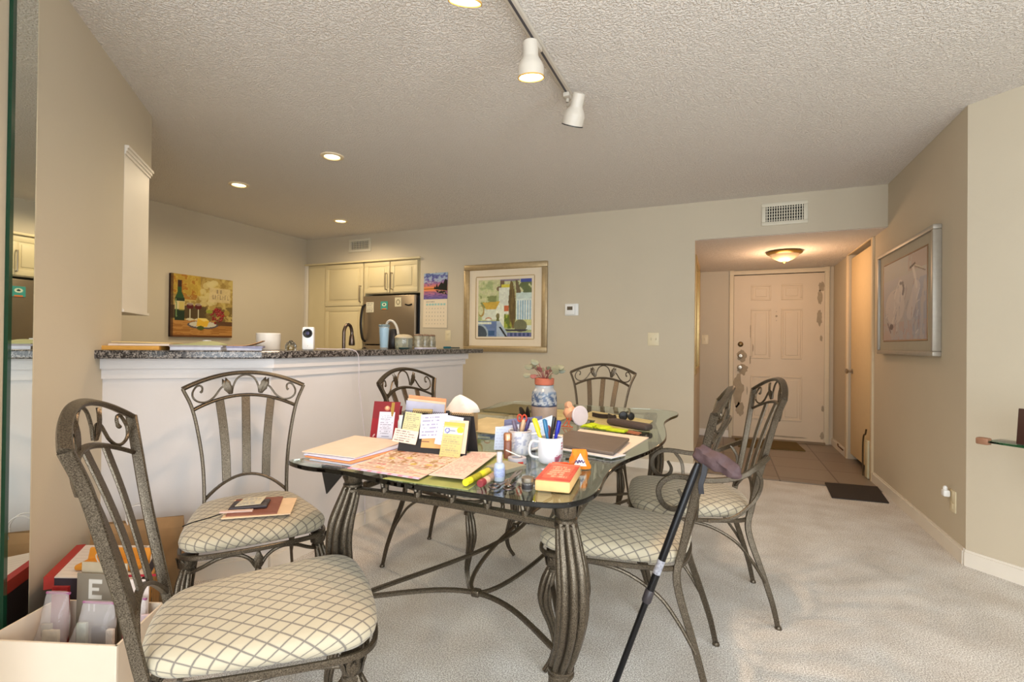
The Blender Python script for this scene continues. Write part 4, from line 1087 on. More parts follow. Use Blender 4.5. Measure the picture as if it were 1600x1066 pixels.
b.add(vs + [tuple(Vector(v) + nrm) for v in vs], [(0, 1, 2), (5, 4, 3), (0, 3, 4, 1), (1, 4, 5, 2), (2, 5, 3, 0)]); o = b.build('corner_bracket', BLACK, None, False); tag(o, 'black triangular bracket under the left front edge of the glass table top', 'bracket')

# ================================================================== THINGS ON THE TABLE
Z = .7575


def flat(name, pts, z, thick, fn, label, cat, group=None, **kw):
    return quad_sheet(name, [(x, y, z) for x, y in pts], thick, fn, label, cat, group, **kw)


flat('paper_sheet', [(-1.245, 1.235), (-1.045, 1.225), (-1.03, 1.47), (-1.26, 1.50)], Z, .002, plain((.78, .80, .88)), 'bluish paper lowest in the sheaf at the left end of the table', 'paper')
flat('paper_sheet', [(-1.275, 1.245), (-1.075, 1.236), (-1.045, 1.52), (-1.275, 1.53)], Z + .0035, .004, plain((.92, .60, .40)), 'orange-edged paper inside the sheaf at the left end of the table', 'paper')
flat('paper_sheet', [(-1.285, 1.25), (-1.09, 1.245), (-1.06, 1.54), (-1.30, 1.55)], Z + .009, .003, plain((.80, .82, .92)), 'lilac paper under the top folder at the left end of the table', 'paper')
flat('paper_folder', [(-1.305, 1.262), (-1.085, 1.268), (-1.10, 1.560), (-1.345, 1.568)], Z + .0135, .003, plain((.89, .79, .72), .02), 'cream folder topmost on the sheaf at the left end of the table', 'folder')
flat('paper_folder', [(-1.10, 1.40), (-.93, 1.50), (-1.02, 1.60), (-1.14, 1.56)], Z + .004, .003, plain((.86, .86, .94), .02), 'thin lilac folder behind the coupon sheets beside the maroon card', 'folder')


def coupons(u, v):
    c = Cv(u, v, (.88, .77, .70)); rnd = random.Random(9)
    for i in range(34):
        x, y = rnd.random(), rnd.random(); c.rect(x, y, x + .05 + .1 * rnd.random(), y + .012 + .02 * rnd.random(), rnd.choice([(.82, .58, .42), (.86, .74, .30), (.78, .40, .42), (.66, .64, .36), (.90, .62, .60)]), .75)
    for r in range(5): c.rect(.02, .12 + r * .19, .98, .127 + r * .19, (.62, .34, .30), .6)
    c.put((fnoise(u, v, 22, 4) > .60) & (v > .3), (.55, .42, .20), .7); c.text(.05, .05, .95, .95, 22, (.50, .32, .30), .5, 2)
    for k in range(4): c.ell(.22 + .2 * k, .45 + .1 * math.sin(k * 2), .05, .03, (.80, .70, .25), .7)
    c.rect(0, 0, 1, .035, (.76, .72, .84)); c.put((v < .03) & (np.mod(u * 7, 1) < .4), (.85, .45, .55), .7); c.rect(0, .96, 1, 1, (.80, .45, .48), .8)
    return c.c


flat('coupon_leaflet', [(-1.035, 1.175), (-.775, 1.165), (-.80, 1.50), (-1.07, 1.545)], Z + .0075, .002, coupons, 'pink and yellow printed coupon leaflet in the middle of the near table edge', 'leaflet', nx=100, ny=120)
flat('coupon_leaflet', [(-.88, 1.36), (-.70, 1.35), (-.745, 1.56), (-.93, 1.545)], Z + .0005, .0045, lambda u, v: Cv(u, v, (.60, .60, .36)).put(fnoise(u, v, 14, 2) > .5, (.78, .70, .42), .7).text(.1, .1, .9, .9, 9, (.75, .45, .42), .5, 5).c, 'green and yellow printed leaflet lying under the front of the desk calendar', 'leaflet')
flat('place_mat', [(-.885, 1.150), (-.615, 1.155), (-.66, 1.585), (-.80, 1.56)], Z + .0002, .0015, plain((.60, .62, .36), .05, 12), 'olive green sheet under the typed letter at the near table edge', 'mat')
flat('typed_letter', [(-.765, 1.200), (-.655, 1.205), (-.708, 1.545), (-.80, 1.520)], Z + .0125, .0015, writing((.88, .78, .73), (.66, .40, .40), 18, .45, 4), 'pale pink typed letter between the coupon leaflet and the highlighters', 'letter', nx=60, ny=80)

# maroon sympathy card standing in a clear holder
t = thing('standing_card', 'maroon card with a white verse panel standing at the left of the table', 'card', (-1.228, 1.600, Z), math.radians(12))
def maroon(u, v):
    c = Cv(u, v, (.56, .12, .16)); c.put(v > .55, (.46, .16, .17), .6); c.rect(.26, .05, .84, .73, (.86, .86, .92)); c.text(.32, .16, .80, .66, 11, (.55, .55, .62), .7, 2); c.rect(.42, .10, .7, .12, (.5, .5, .6), .7)
    c.poly([(.68, .98), (.80, .98), (.78, .62), (.72, .62), (.66, .8)], (.62, .50, .22)); c.ell(.53, .83, .10, .06, (.74, .50, .38)); c.ell(.52, .84, .05, .04, (.86, .72, .55)); c.line(.12, .10, .16, .14, .02, (.85, .7, .7)); return c.c
quad_sheet('card_face', [(-.056, -.008, .002), (.056, -.008, .002), (.056, .030, .150), (-.056, .030, .150)], .003, maroon, parent=t, nx=60, ny=80)
b = MB(); b.add([(-.05, .006, .002), (.05, .006, .002), (.05, .034, .14), (-.05, .034, .14), (-.05, .07, .001), (.05, .07, .001)], [(4, 5, 2, 3)]); 
b.box((0, .045, .07), (.09, .002, .13), rx=-.42); b.build('easel_back', mat('card_back', (.50, .10, .14), .6), t, False)

t = thing('perfume_tube', 'pale blue-white upright tube beside the maroon card', 'tube', (-1.135, 1.585, Z))
b = MB(); b.lathe([(.013, 0), (.015, .01), (.014, .085), (.010, .095)], 16); b.build('body', mat('pale_tube', (.82, .88, .88), .35), t)
b = MB(); b.lathe([(.010, .095), (.010, .108), (0, .109)], 14); b.build('cap', WHITE, t)
t = thing('card_organizer', 'clear desk organizer holding envelopes and a calculator behind the standing card', 'organizer', (-1.135, 1.745, Z), math.radians(14))
b = MB()
for y in (-.045, 0, .045): b.box((0, y, .05), (.20, .003, .10))
for x in (-.1, .1): b.box((x, 0, .05), (.003, .093, .10))
b.box((0, 0, .002), (.2, .093, .003)); b.build('tray', mat('smoky_acrylic', (.80, .78, .74), .15, trans=.6, ior=1.2, var=0), t, False)
t = thing('calculator', 'tan pocket calculator standing in the organizer', 'calculator', (-1.075, 1.625, Z), math.radians(12))
quad_sheet('face', [(-.04, 0, .002), (.04, 0, .002), (.04, .025, .128), (-.04, .025, .128)], .007, lambda u, v: Cv(u, v, (.78, .68, .48)).rect(.18, .74, .82, .88, (.30, .30, .24)).rect(.1, .1, .9, .6, (.72, .70, .68)).put((v < .58) & (v > .1) & (u > .1) & (u < .9) & (np.mod(u * 6, 1) < .55) & (np.mod(v * 10, 1) < .5), (.85, .83, .8), .7).c, parent=t, nx=40, ny=50)
for i, (dy, z0, col, lab) in enumerate([(.028, .168, (.93, .62, .44), 'orange-pink envelope standing tallest in the organizer'), (.012, .156, (.90, .82, .70), 'cream envelope standing in the organizer'), (-.006, .150, (.76, .76, .84), 'grey-lilac envelope standing frontmost in the organizer')]):
    quad_sheet('envelope', [(-1.215 + .008 * i, 1.700 + dy * 1.2, Z + .006), (-1.055 + .008 * i, 1.735 + dy * 1.2, Z + .006), (-1.055 + .008 * i, 1.750 + dy * 1.2, Z + z0 - .012), (-1.215 + .008 * i, 1.715 + dy * 1.2, Z + z0)], .003, plain(col, .04), lab, 'envelope', 'envelopes in the clear organizer', nx=12, ny=12)

# black desk calendar easel with notes clipped all over it
t = thing('desk_calendar', 'black spiral desk calendar standing like a tent, covered in handwritten notes', 'calendar', (-.917, 1.472, Z), math.radians(4))
BK = mat('black_card', (.19, .175, .175), .65)
b = MB(); b.box((0, -.006, .068), (.262, .003, .142), rx=-.28); b.build('front_board', BK, t, False)
b = MB(); b.box((0, .058, .068), (.262, .003, .142), rx=.30); b.build('rear_board', BK, t, False)
b = MB(); b.box((0, .030, .0015), (.262, .105, .002)); b.build('base_board', BK, t, False)
b = MB()
for i in range(34): b.lathe([(.0062, -.0007), (.0074, 0), (.0062, .0007), (.0050, 0), (.0062, -.0007)], 8, (-.125 + i * .0076, .020, .139), (1, 0, .0), close=False)
b.build('spiral_binding', mat('black_wire', (.13, .11, .11), .4, .5), t)


def note(label, x0, z0, x1, z1, dy, tilt, fn, grp=None):
    """a slip of paper against the sloping front board; x along the board, z up"""
    a = math.radians(4); org = Vector((-.917, 1.472, Z))
    def W_(x, z):
        y = -.0265 + (z) * .285 - dy; v = Vector((x, y, z)); return org + Matrix.Rotation(a, 3, 'Z') @ v
    cx, cz = (x0 + x1) / 2, (z0 + z1) / 2
    cs = []
    for (x, z) in ((x0, z0), (x1, z0), (x1, z1), (x0, z1)):
        dx, dz = x - cx, z - cz; cs.append(W_(cx + dx * math.cos(tilt) - dz * math.sin(tilt), cz + dx * math.sin(tilt) + dz * math.cos(tilt)))
    quad_sheet('paper_note', cs, .0008, fn, label, 'note', grp, nx=36, ny=44, lift=lambda u, v: .004 * (1 - v) ** 2 * (1 if dy > .004 else .3))


note('narrow yellow lined note at the left of the desk calendar', -.122, .072, -.055, .140, .004, -.05, writing((.82, .77, .58), (.46, .46, .42), 9, .6, 6))
note('cream card note with printed lines hanging lowest at the left of the desk calendar', -.150, .038, -.055, .082, .009, -.07, writing((.93, .83, .76), (.45, .38, .38), 5, .7, 3))
note('white handwritten note high in the middle of the desk calendar', -.052, .060, .050, .140, .006, .10, writing((.90, .87, .92), (.45, .45, .58), 6, .6, 8))
note('orange-brown card tucked behind the white notes on the desk calendar', -.040, .028, .062, .070, .004, .02, lambda u, v: Cv(u, v, (.88, .66, .42)).rect(0, .45, .3, .5, (.5, .35, .3)).c)
note('tall white slip folded behind the yellow pad on the desk calendar', .018, .040, .105, .138, .009, -.09, writing((.87, .87, .93), (.6, .6, .7), 9, .4, 5))
note('peach backing paper behind the yellow pad on the desk calendar', .060, .020, .132, .125, .012, .02, plain((.90, .76, .66)))
note('yellow memo pad page with a blue logo at the right of the desk calendar', .042, .004, .118, .118, .015, -.02, lambda u, v: Cv(u, v, (.82, .75, .50)).text(.08, .06, .92, .62, 9, (.62, .58, .46), .7, 4).rect(.04, .66, .96, .86, (.84, .84, .86)).put((np.hypot((u - .2), (v - .76) * 1.5) < .12) & (np.hypot((u - .2), (v - .76) * 1.5) > .07), (.42, .42, .70)).ell(.82, .80, .17, .09, (.84, .78, .26)).rect(.28, .74, .6, .78, (.6, .62, .68)).rect(0, .9, 1, 1, (.78, .71, .34)).c)
b = MB(); b.box((-.880, 1.498, Z + .141), (.012, .010, .022), rz=.07, bev=.002); o = b.build('binder_clip', BLACK); tag(o, 'small black clip biting the top of the desk calendar', 'clip')

# tissue box behind the calendar
t = thing('tissue_box', 'tissue box with a white tissue pulled up, behind the desk calendar', 'tissue box', (-1.05, 1.90, Z), .2)
b = MB(); b.box((0, 0, .045), (.12, .12, .09), bev=.003); b.build('box', mat('tissue_carton', (.72, .62, .48), .7), t)
b = MB(); rows = 9; nn = 20
vs = []
for i in range(rows):
    k = i / (rows - 1); r = .070 * (1 - k ** 1.6) ** .8 + .003
    for j in range(nn): a = 2 * PI * j / nn; q = 1 + .16 * math.sin(a * 5 + k * 3); vs.append((r * q * math.cos(a) + .006 * math.sin(k * 4), r * q * .55 * math.sin(a), .088 + .075 * k))
b.add(vs, [(i * nn + j, i * nn + (j + 1) % nn, (i + 1) * nn + (j + 1) % nn, (i + 1) * nn + j) for i in range(rows - 1) for j in range(nn)] + [tuple((rows - 1) * nn + j for j in range(nn))]); b.build('tissue', mat('tissue_paper', (.90, .88, .85), .9), t)

# letters in a rack behind the left mug
t = thing('letter_rack', 'low rack of opened mail between the desk calendar and the left mug', 'letter rack', (-.715, 1.70, Z), math.radians(20))
b = MB(); b.box((0, 0, .004), (.13, .07, .006)); b.box((0, .03, .03), (.13, .003, .055)); b.build('rack', mat('rack_plastic', (.60, .56, .54), .4), t, False)
for i, (x0, y0, x1, y1, h0, h1, col, lab) in enumerate([(-.752, 1.605, -.700, 1.625, .088, .090, (.80, .84, .92), 'pale blue folded letter standing just right of the desk calendar'), (-.745, 1.64, -.635, 1.70, .085, .10, (.86, .86, .92), 'white envelope standing behind the left mug'), (-.70, 1.67, -.58, 1.73, .075, .125, (.80, .84, .90), 'pale blue sheet rising tallest behind the left mug'), (-.76, 1.70, -.63, 1.76, .10, .115, (.46, .46, .58), 'dark lined bank statement standing rearmost in the mail rack')]):
    quad_sheet('mail_letter', [(x0, y0, Z + .008), (x1, y1, Z + .008), (x1, y1 + .012, Z + h1), (x0, y0 + .012, Z + h0)], .0015, writing(col, (.6, .62, .72), 7, .4, i), lab, 'letter', nx=24, ny=24)


# mugs
def mug(label, loc, rz, r, h, paint, hand_r=.030):
    t = thing('coffee_mug', label, 'mug', loc, rz)
    n = 48; prof = [(r * .80, 0), (r * .93, .004), (r, .012), (r, h * .3), (r, h * .6), (r, h - .003), (r - .0015, h), (r - .004, h - .002), (r - .0045, h * .5), (r - .006, .01), (0, .008)]
    fine = []
    for (a_, b_) in zip(prof[:-1], prof[1:]):
        k_ = 10 if abs(a_[1] - b_[1]) > .015 and a_[0] > r * .98 else 1
        for q in range(k_): fine.append((a_[0] + (b_[0] - a_[0]) * q / k_, a_[1] + (b_[1] - a_[1]) * q / k_))
    fine.append(prof[-1]); b = MB(); b.lathe(fine, n); o = b.build('cup', PAINTG, t)
    me = o.data; ca = me.color_attributes.new('Col', 'FLOAT_COLOR', 'POINT'); co = np.zeros(len(me.vertices) * 3); me.vertices.foreach_get('co', co); co = co.reshape(-1, 3)
    u = (np.arctan2(co[:, 1], co[:, 0]) / (2 * PI)) % 1; v = co[:, 2] / h; outer = np.hypot(co[:, 0], co[:, 1]) > r * .985
    c = Cv(u, v, (.90, .90, .92)); paint(c, outer); cc = np.clip(c.c, 0, 1); cc = np.where(cc <= .04045, cc / 12.92, ((cc + .055) / 1.055) ** 2.4)
    ca.data.foreach_set('color', np.hstack([cc, np.ones((len(cc), 1))]).astype(np.float32).ravel())
    b = MB(); pts = cr([(r - .003, 0, h * .82), (r + hand_r * .7, 0, h * .84), (r + hand_r, 0, h * .58), (r + hand_r * .8, 0, h * .30), (r - .003, 0, h * .2)], 6); b.sweep(pts, [(x * .0055, y * .0042) for x, y in circ(1, 10)], ref=(0, 1, 0)); b.build('handle', mat('mug_glaze', (.90, .89, .88), .2), t)
    return t


mug('white mug with faint blue-grey marbling and copper rim holding pens, left of the other mug', (-.655, 1.612, Z), math.radians(18), .041, .086, lambda c, o: (c.put(o & (fnoise(c.u * 3, c.v, 8, 3) > .53), (.66, .68, .78), .7), c.put(o & (c.v > .93), (.76, .62, .52), .8)))
mug('white mug with small red lettering holding a highlighter and pens, handle to the left', (-.520, 1.545, Z), math.radians(215), .041, .084, lambda c, o: (c.put(o & (c.u > .36) & (c.u < .41) & (c.v > .55) & (c.v < .85) & (np.mod(c.v * 9, 1) < .6), (.66, .2, .25), .8), c.put(o & (c.u > .25) & (c.u < .40) & (c.v > .12) & (c.v < .36) & (vnoise(c.u * 4, c.v * 2, 16, 3) > .40), (.60, .26, .36), .85)))


def pen(label, base, tip, r, col, capcol=None, cat='pen', name='pen', flat_=False, capk=.35):
    t = thing(name, label, cat, base); d = Vector(tip) - Vector(base); L_ = d.length; d.normalize()
    b = MB(); b.lathe([(r * .3, 0), (r * .8, .008), (r, .014), (r, L_ * (1 - capk))], 10, (0, 0, 0), d); b.build('barrel', mat('pen_%02d%02d%02d' % tuple(int(99 * x) for x in col), col, .3), t)
    cc = capcol or col; b = MB(); b.lathe([(r * 1.08, L_ * (1 - capk)), (r * 1.12, L_ * (1 - capk) + .003), (r * 1.1, L_ - .003), (r * .7, L_), (0, L_ + .0005)], 10, (0, 0, 0), d)
    s_ = d.orthogonal().normalized(); q = s_ * (r * 1.4); b.sweep([q + d * (L_ * (1 - capk) + .004), q + d * (L_ - .004)], rect(.003, .002)); b.build('cap', mat('pen_%02d%02d%02d' % tuple(int(99 * x) for x in cc), cc, .3), t)
    return t


mx_, my_ = -.520, 1.545
pen('yellow highlighter leaning left in the right mug', (mx_ - .010, my_, Z + .012), (mx_ - .055, my_ - .012, Z + .142), .0065, (.90, .84, .18), name='highlighter_pen')
pen('teal blue pen in the right mug', (mx_ + .005, my_ - .006, Z + .012), (mx_ - .016, my_ - .02, Z + .143), .0055, (.16, .42, .58))
pen('black pen leaning right in the right mug', (mx_ - .010, my_ + .008, Z + .012), (mx_ + .016, my_ - .012, Z + .152), .005, (.16, .15, .15))
pen('royal blue pen at the right rim of the right mug', (mx_ + .006, my_ - .004, Z + .012), (mx_ + .031, my_ - .008, Z + .140), .0055, (.12, .16, .62))
pen('dull red pen half hidden behind the teal pen in the right mug', (mx_ - .002, my_ + .012, Z + .012), (mx_ - .012, my_ + .012, Z + .118), .0045, (.66, .34, .34))
mx_, my_ = -.655, 1.612
pen('grey-violet marker at the left of the left mug', (mx_ + .002, my_, Z + .012), (mx_ - .024, my_ - .006, Z + .118), .006, (.42, .38, .46))
pen('beige pencil-like pen leaning right in the left mug', (mx_ - .01, my_, Z + .012), (mx_ + .014, my_ + .0, Z + .122), .006, (.82, .68, .54))
pen('dark violet pen at the right of the left mug', (mx_ - .004, my_ + .012, Z + .012), (mx_ + .030, my_ + .008, Z + .126), .0055, (.28, .24, .42))
pen('brown pen behind the others in the left mug', (mx_ - .004, my_ + .016, Z + .012), (mx_ - .005, my_ + .018, Z + .122), .005, (.50, .40, .40))
t = thing('craft_scissors', 'red-orange looped scissors standing in the left mug', 'scissors', (mx_ + .004, my_ + .004, Z + .012))
b = MB(); b.box((.002, .0, .055), (.010, .003, .09), ry=.03); b.build('blade', STEEL, t, False)
b = MB()
for dx in (-.010, .014): b.sweep([(dx * .75 + .008 * math.cos(a), 0, .114 + .012 * math.sin(a)) for a in np.linspace(0, 2 * PI, 16, endpoint=False)], circ(.003, 7), closed=True, ref=(0, 1, 0))
b.build('loop_grip', mat('red_grip', (.72, .24, .14), .35), t)

# copper lipstick-like tube in front of the left mug
t = thing('cosmetic_tube', 'copper-capped brown cosmetic tube standing before the left mug', 'cosmetic', (-.668, 1.535, Z))
b = MB(); b.lathe([(.0135, 0), (.0135, .058), (.0125, .060)], 20); b.build('barrel', mat('brown_tube', (.52, .32, .24), .35), t)
b = MB(); b.lathe([(.0125, .060), (.0145, .062), (.0145, .082), (.012, .086), (0, .087)], 20); b.build('cap', mat('copper_cap', (.84, .60, .46), .25, .7), t)
t = thing('tape_roll', 'flat white roll of tape with a swab across it between the mugs', 'tape roll', (-.615, 1.490, Z))
b = MB(); b.lathe([(.018, 0), (.0295, 0), (.030, .002), (.030, .017), (.0295, .019), (.018, .019), (.018, 0)], 30, close=False); b.build('roll', mat('tape_white', (.72, .70, .72), .4), t)
b = MB(); b.tube([(-.045, .012, .035), (.012, .0, .0215)], .0022, 7); b.build('swab', PAPER, t)
b = MB(); b.box((.020, -.020, .006), (.018, .006, .007), rz=.7, bev=.001); b.build('red_tab', mat('red_tab', (.76, .22, .16), .5), t)

# spray bottle
t = thing('spray_bottle', 'small clear spray bottle with silver cap at the near table edge', 'bottle', (-.581, 1.278, Z))
b = MB(); b.lathe([(.0145, 0), (.0155, .003), (.0155, .042), (.013, .048), (.009, .051), (0, .051)], 22); b.build('body', mat('frosted_bottle', (.82, .87, .94), .12, trans=.35, var=.02), t)
b = MB(); b.lathe([(.0075, .051), (.0085, .054), (.0085, .078), (.007, .081), (0, .081)], 18); b.build('cap', mat('silver_cap', (.84, .84, .86), .2, .4), t)
b = MB(); b.lathe([(.0158, .012), (.0160, .013), (.0160, .036), (.0158, .037)], 22, close=False); b.build('label_band', mat('bottle_label', (.62, .66, .80), .5, var=.25, scale=160), t)


def marker(label, p, q, r, c1, c2, k=.3):
    t = thing('highlighter', label, 'highlighter', p); d = Vector(q) - Vector(p); L_ = d.length; d.normalize()
    b = MB(); b.lathe([(r, 0), (r, L_ * (1 - k))], 14, (0, 0, 0), d); b.build('barrel', mat('mk%02d%02d' % (c1[0] * 99, c1[1] * 99), c1, .3), t)
    b = MB(); b.lathe([(r * 1.06, L_ * (1 - k)), (r * 1.06, L_ - .002), (r * .9, L_), (0, L_)], 14, (0, 0, 0), d); b.build('cap', mat('mk%02d%02d%02d' % (c2[0] * 99, c2[1] * 99, c2[2] * 99), c2, .3), t)
    b = MB(); b.lathe([(r * 1.015, L_ * .2), (r * 1.02, L_ * .22), (r * 1.02, L_ * .55), (r * 1.015, L_ * .57)], 14, (0, 0, 0), d, close=False); b.build('print_band', mat('pb%02d' % (c1[2] * 99), tuple(x * .72 for x in c1), .5, var=.3, scale=300), t)


marker('fat yellow highlighter lying at the near edge beside the typed letter', (-.632, 1.172, Z + .0145), (-.630, 1.310, Z + .0145), .0095, (.88, .84, .16), (.92, .88, .24))
marker('white marker with a maroon cap lying beside the yellow highlighter', (-.600, 1.300, Z + .0105), (-.598, 1.190, Z + .0105), .0100, (.88, .72, .60), (.52, .18, .20), .2)


def scissors(label, loc, rz, L_=.17):
    t = thing('scissors', label, 'scissors', loc, rz)
    for s in (1, -1):
        b = MB(); b.sweep(cr([(s * .012, -.02, .006), (s * .002, .03, .006), (-s * .006, L_ - .05, .006), (-s * .001, L_ - .02, .006)], 4), rect(.009, .0025), ref=(1, 0, 0), scale=lambda k: 1 - .75 * max(0, k - .4) / .6); b.build('blade', STEEL, t)
        b = MB(); b.sweep([(s * .020 + .014 * math.cos(a), -.032 + .019 * math.sin(a), .006) for a in np.linspace(0, 2 * PI, 18, endpoint=False)], circ(.0028, 7), closed=True); b.build('finger_loop', mat('dark_steel', (.30, .26, .25), .35, .8), t)
    b = MB(); b.lathe([(.005, .007), (.005, .010), (0, .0105)], 10, (0, .03, 0)); b.build('pivot_screw', STEEL, t)


scissors('steel scissors lying with loops to the near edge beside the spray bottle', (-.543, 1.235, Z), .12, .18)
b = MB(); b.prism([(-.665, 1.365), (-.590, 1.345), (-.560, 1.43), (-.645, 1.455)], Z + .0015, Z + .013); o = b.build('memo_pad', mat('grey_pad', (.62, .60, .52), .7), None, False); tag(o, 'small grey-green memo pad behind the spray bottle', 'notepad')
t = thing('ink_jar', 'small dark glass jar with steel lid beside the red book', 'jar', (-.474, 1.222, Z))
b = MB(); b.lathe([(.013, 0), (.015, .002), (.015, .020), (.012, .024)], 20); b.build('glass_body', mat('smoke_glass', (.50, .47, .44), .08, trans=.6), t)
b = MB(); b.lathe([(.0155, .024), (.016, .026), (.016, .034), (.014, .036), (0, .036)], 20); b.build('lid', STEEL, t)
b = MB(); b.lathe([(.0152, .006), (.0154, .007), (.0154, .017), (.0152, .018)], 20, close=False); b.build('label_band', mat('dark_label', (.16, .14, .14), .5), t)

# book with red-orange cover
t = thing('paperback_book', 'thick yellowed paperback with an orange-red cover at the near right of the table', 'book', (-.420, 1.325, Z), math.radians(7))
b = MB(); b.prism([(p.x, p.y) for p in cr([(-.048, -.094, 0), (.036, -.096, 0), (.047, -.085, 0), (.049, .095, 0), (-.046, .096, 0)], 3, True)], .0005, .030)
b = MB(); b.box((0, 0, .0155), (.094, .19, .029), bev=.005); b.build('page_block', mat('page_edges', (.90, .72, .48), .8, var=.05, scale=60), t)
quad_sheet('front_cover', [(-.046, -.092, .0305), (.046, -.092, .0305), (.046, .093, .0305), (-.046, .093, .0305)], .0012, lambda u, v: Cv(u, v, (.76, .31, .25)).put(fnoise(u, v, 5, 2) > .5, (.80, .38, .30), .7).rect(.14, .12, .86, .88, (.95, .52, .40), .5).text(.2, .16, .85, .84, 6, (.98, .78, .66), .75, 3, gap=.6).rect(0, .9, 1, 1, (.90, .50, .40), .8).c, parent=t, nx=50, ny=80)
# candy bag: orange sack with a white and purple triangular label
t = thing('candy_bag', 'bright orange and yellow candy bag with a white triangle label by the right mug', 'candy bag', (-.410, 1.500, Z + .002), math.radians(20))
def bag_mesh(b, w_, h_, d_, base=(0, 0, 0), lean=0.):
    n, m_ = 18, 12; vs = []
    for j in range(m_ + 1):
        v = j / m_
        for i in range(n):
            a = 2 * PI * i / n; th = math.sin(PI * min(1, v * .86 + .12)) ** .6; wob = 1 + .06 * math.sin(5 * a + 9 * v) + .04 * math.sin(11 * v + 3 * a)
            vs.append((base[0] + w_ / 2 * math.cos(a) * wob * (1 - .38 * v), base[1] + d_ / 2 * math.sin(a) * th * wob + lean * v, base[2] + h_ * v))
    b.add(vs, [(j * n + i, j * n + (i + 1) % n, (j + 1) * n + (i + 1) % n, (j + 1) * n + i) for j in range(m_) for i in range(n)] + [tuple(range(n - 1, -1, -1)), tuple(m_ * n + i for i in range(n))])
ORG = mat('orange_foil', (.92, .50, .12), .3, var=.18, scale=40); 
b = MB(); bag_mesh(b, .070, .058, .034, lean=.010); b.build('pouch', ORG, t)
b = MB(); vs = [(-.019, -.0185, .012), (.021, -.0165, .012), (.002, -.010, .050)]; b.add(vs + [(x, y - .0015, z) for x, y, z in vs], [(0, 1, 2), (5, 4, 3), (0, 3, 4, 1), (1, 4, 5, 2), (2, 5, 3, 0)]); lb = b.build('triangle_label', mat('label_white', (.92, .88, .86), .4), t, False)
b = MB(); b.sweep(cr([(-.015, -.0205, .022), (-.010, -.0200, .029), (-.006, -.0202, .021), (-.002, -.0198, .031), (.001, -.0200, .023), (.006, -.0194, .030), (.010, -.0194, .022), (.015, -.0190, .027)], 4), circ(.0014, 6)); b.build('purple_lettering', mat('purple_ink', (.28, .16, .42), .4), lb)
b = MB(); bag_mesh(b, .075, .020, .03, base=(-.060, -.008, 0)); b.build('flap', mat('red_orange_foil', (.90, .30, .12), .3, var=.15, scale=40), t)
b = MB(); b.box((-.088, -.030, .0), (.05, .04, .003), rz=.4); b.build('wrapper', mat('lilac_wrapper', (.84, .80, .90), .3), t, False)

# dark folder and white papers at the right edge
flat('paper_sheet', [(-.59, 1.95), (-.335, 1.72), (-.285, 2.13), (-.60, 2.20)], Z, .003, plain((.95, .86, .78), .02), 'cream papers sticking out from under the dark folder by the right table edge', 'paper')
flat('paper_sheet', [(-.60, 1.74), (-.345, 1.665), (-.31, 1.74), (-.60, 1.82)], Z + .004, .003, plain((.86, .84, .84), .02), 'white sheet under the near edge of the dark folder', 'paper')
b = MB(); b.prism([(-.615, 1.765), (-.345, 1.695), (-.340, 1.985), (-.60, 2.06)], Z + .0085, Z + .020); o = b.build('portfolio_folder', mat('taupe_leather', (.42, .37, .33), .55, bump=.2, bscale=300), None, True, angle=20); tag(o, 'closed dark taupe leather portfolio lying behind the right mug', 'folder')
md = o.modifiers.new('edge', 'BEVEL'); md.width = .003; md.segments = 2

# vase with succulent-like plant in a small terracotta pot
t = thing('ceramic_vase', 'grey stoneware vase with a blue painted band, holding a potted plant', 'vase', (-.770, 2.19, Z))
n = 64; prof = [(.050, 0), (.056, .004), (.058, .02)] + [(.058 + .002 * math.sin(k), .02 + k * .0082) for k in np.linspace(0, 15, 40) * 1.0] 
prof = [(.050, 0), (.056, .004)] + [(.0575 + .003 * math.sin(PI * (z / .16)), z) for z in np.linspace(.01, .155, 44)] + [(.0565, .163), (.052, .172), (.046, .180), (.043, .186), (.044, .196), (.040, .197), (.038, .186), (.040, .12), (.0, .118)]
b = MB(); b.lathe(prof, n); o = b.build('vase_body', PAINTG, t)
me = o.data; ca = me.color_attributes.new('Col', 'FLOAT_COLOR', 'POINT'); co = np.zeros(len(me.vertices) * 3); me.vertices.foreach_get('co', co); co = co.reshape(-1, 3)
u = (np.arctan2(co[:, 1], co[:, 0]) / (2 * PI)) % 1; v = co[:, 2] / .2
c = Cv(u, v, (.64, .56, .50)); c.put(fnoise(u * 3, v * 2, 30, 3) > .55, (.58, .53, .49), .5); c.put(v > .50, (.60, .62, .64)); wv = .74 + .05 * np.sin(u * 2 * PI * 5); c.put((v > .53) & (v < wv) & (np.abs(np.sin(u * 2 * PI * 5 + v * 9)) < .72), (.22, .29, .42), .85)
c.put((v > .50) & (v < .535), (.16, .20, .30)); c.put((v > .55) & (v < .62) & (vnoise(u * 4, v * 2, 18, 2) > .5), (.70, .72, .74), .8); c.put((v > .80) & (v < .86) & (vnoise(u * 5, v, 12, 7) > .4), (.36, .44, .54), .8); c.put((v > .66) & (v < .8) & (vnoise(u * 3, v * 2, 14, 5) > .62), (.28, .36, .46), .8)
cc = np.clip(c.c, 0, 1); cc = np.where(cc <= .04045, cc / 12.92, ((cc + .055) / 1.055) ** 2.4); ca.data.foreach_set('color', np.hstack([cc, np.ones((len(cc), 1))]).astype(np.float32).ravel())
pot = thing('potted_plant', 'small grey-green leafy plant in a terracotta pot set in the mouth of the vase', 'plant', (-.770, 2.19, Z + .187))
TC = mat('terracotta', (.68, .38, .29), .8, var=.08)
b = MB(); b.lathe([(.028, -.055), (.036, 0.0), (.037, .012), (.045, .013), (.046, .040), (.040, .042), (.037, .034), (.0, .030)], 30); b.build('terracotta_pot', TC, pot)
b = MB(); b.lathe([(.038, .0325), (.02, .037), (0, .038)], 16, close=False); b.build('soil', mat('soil', (.22, .15, .11), .95), pot)
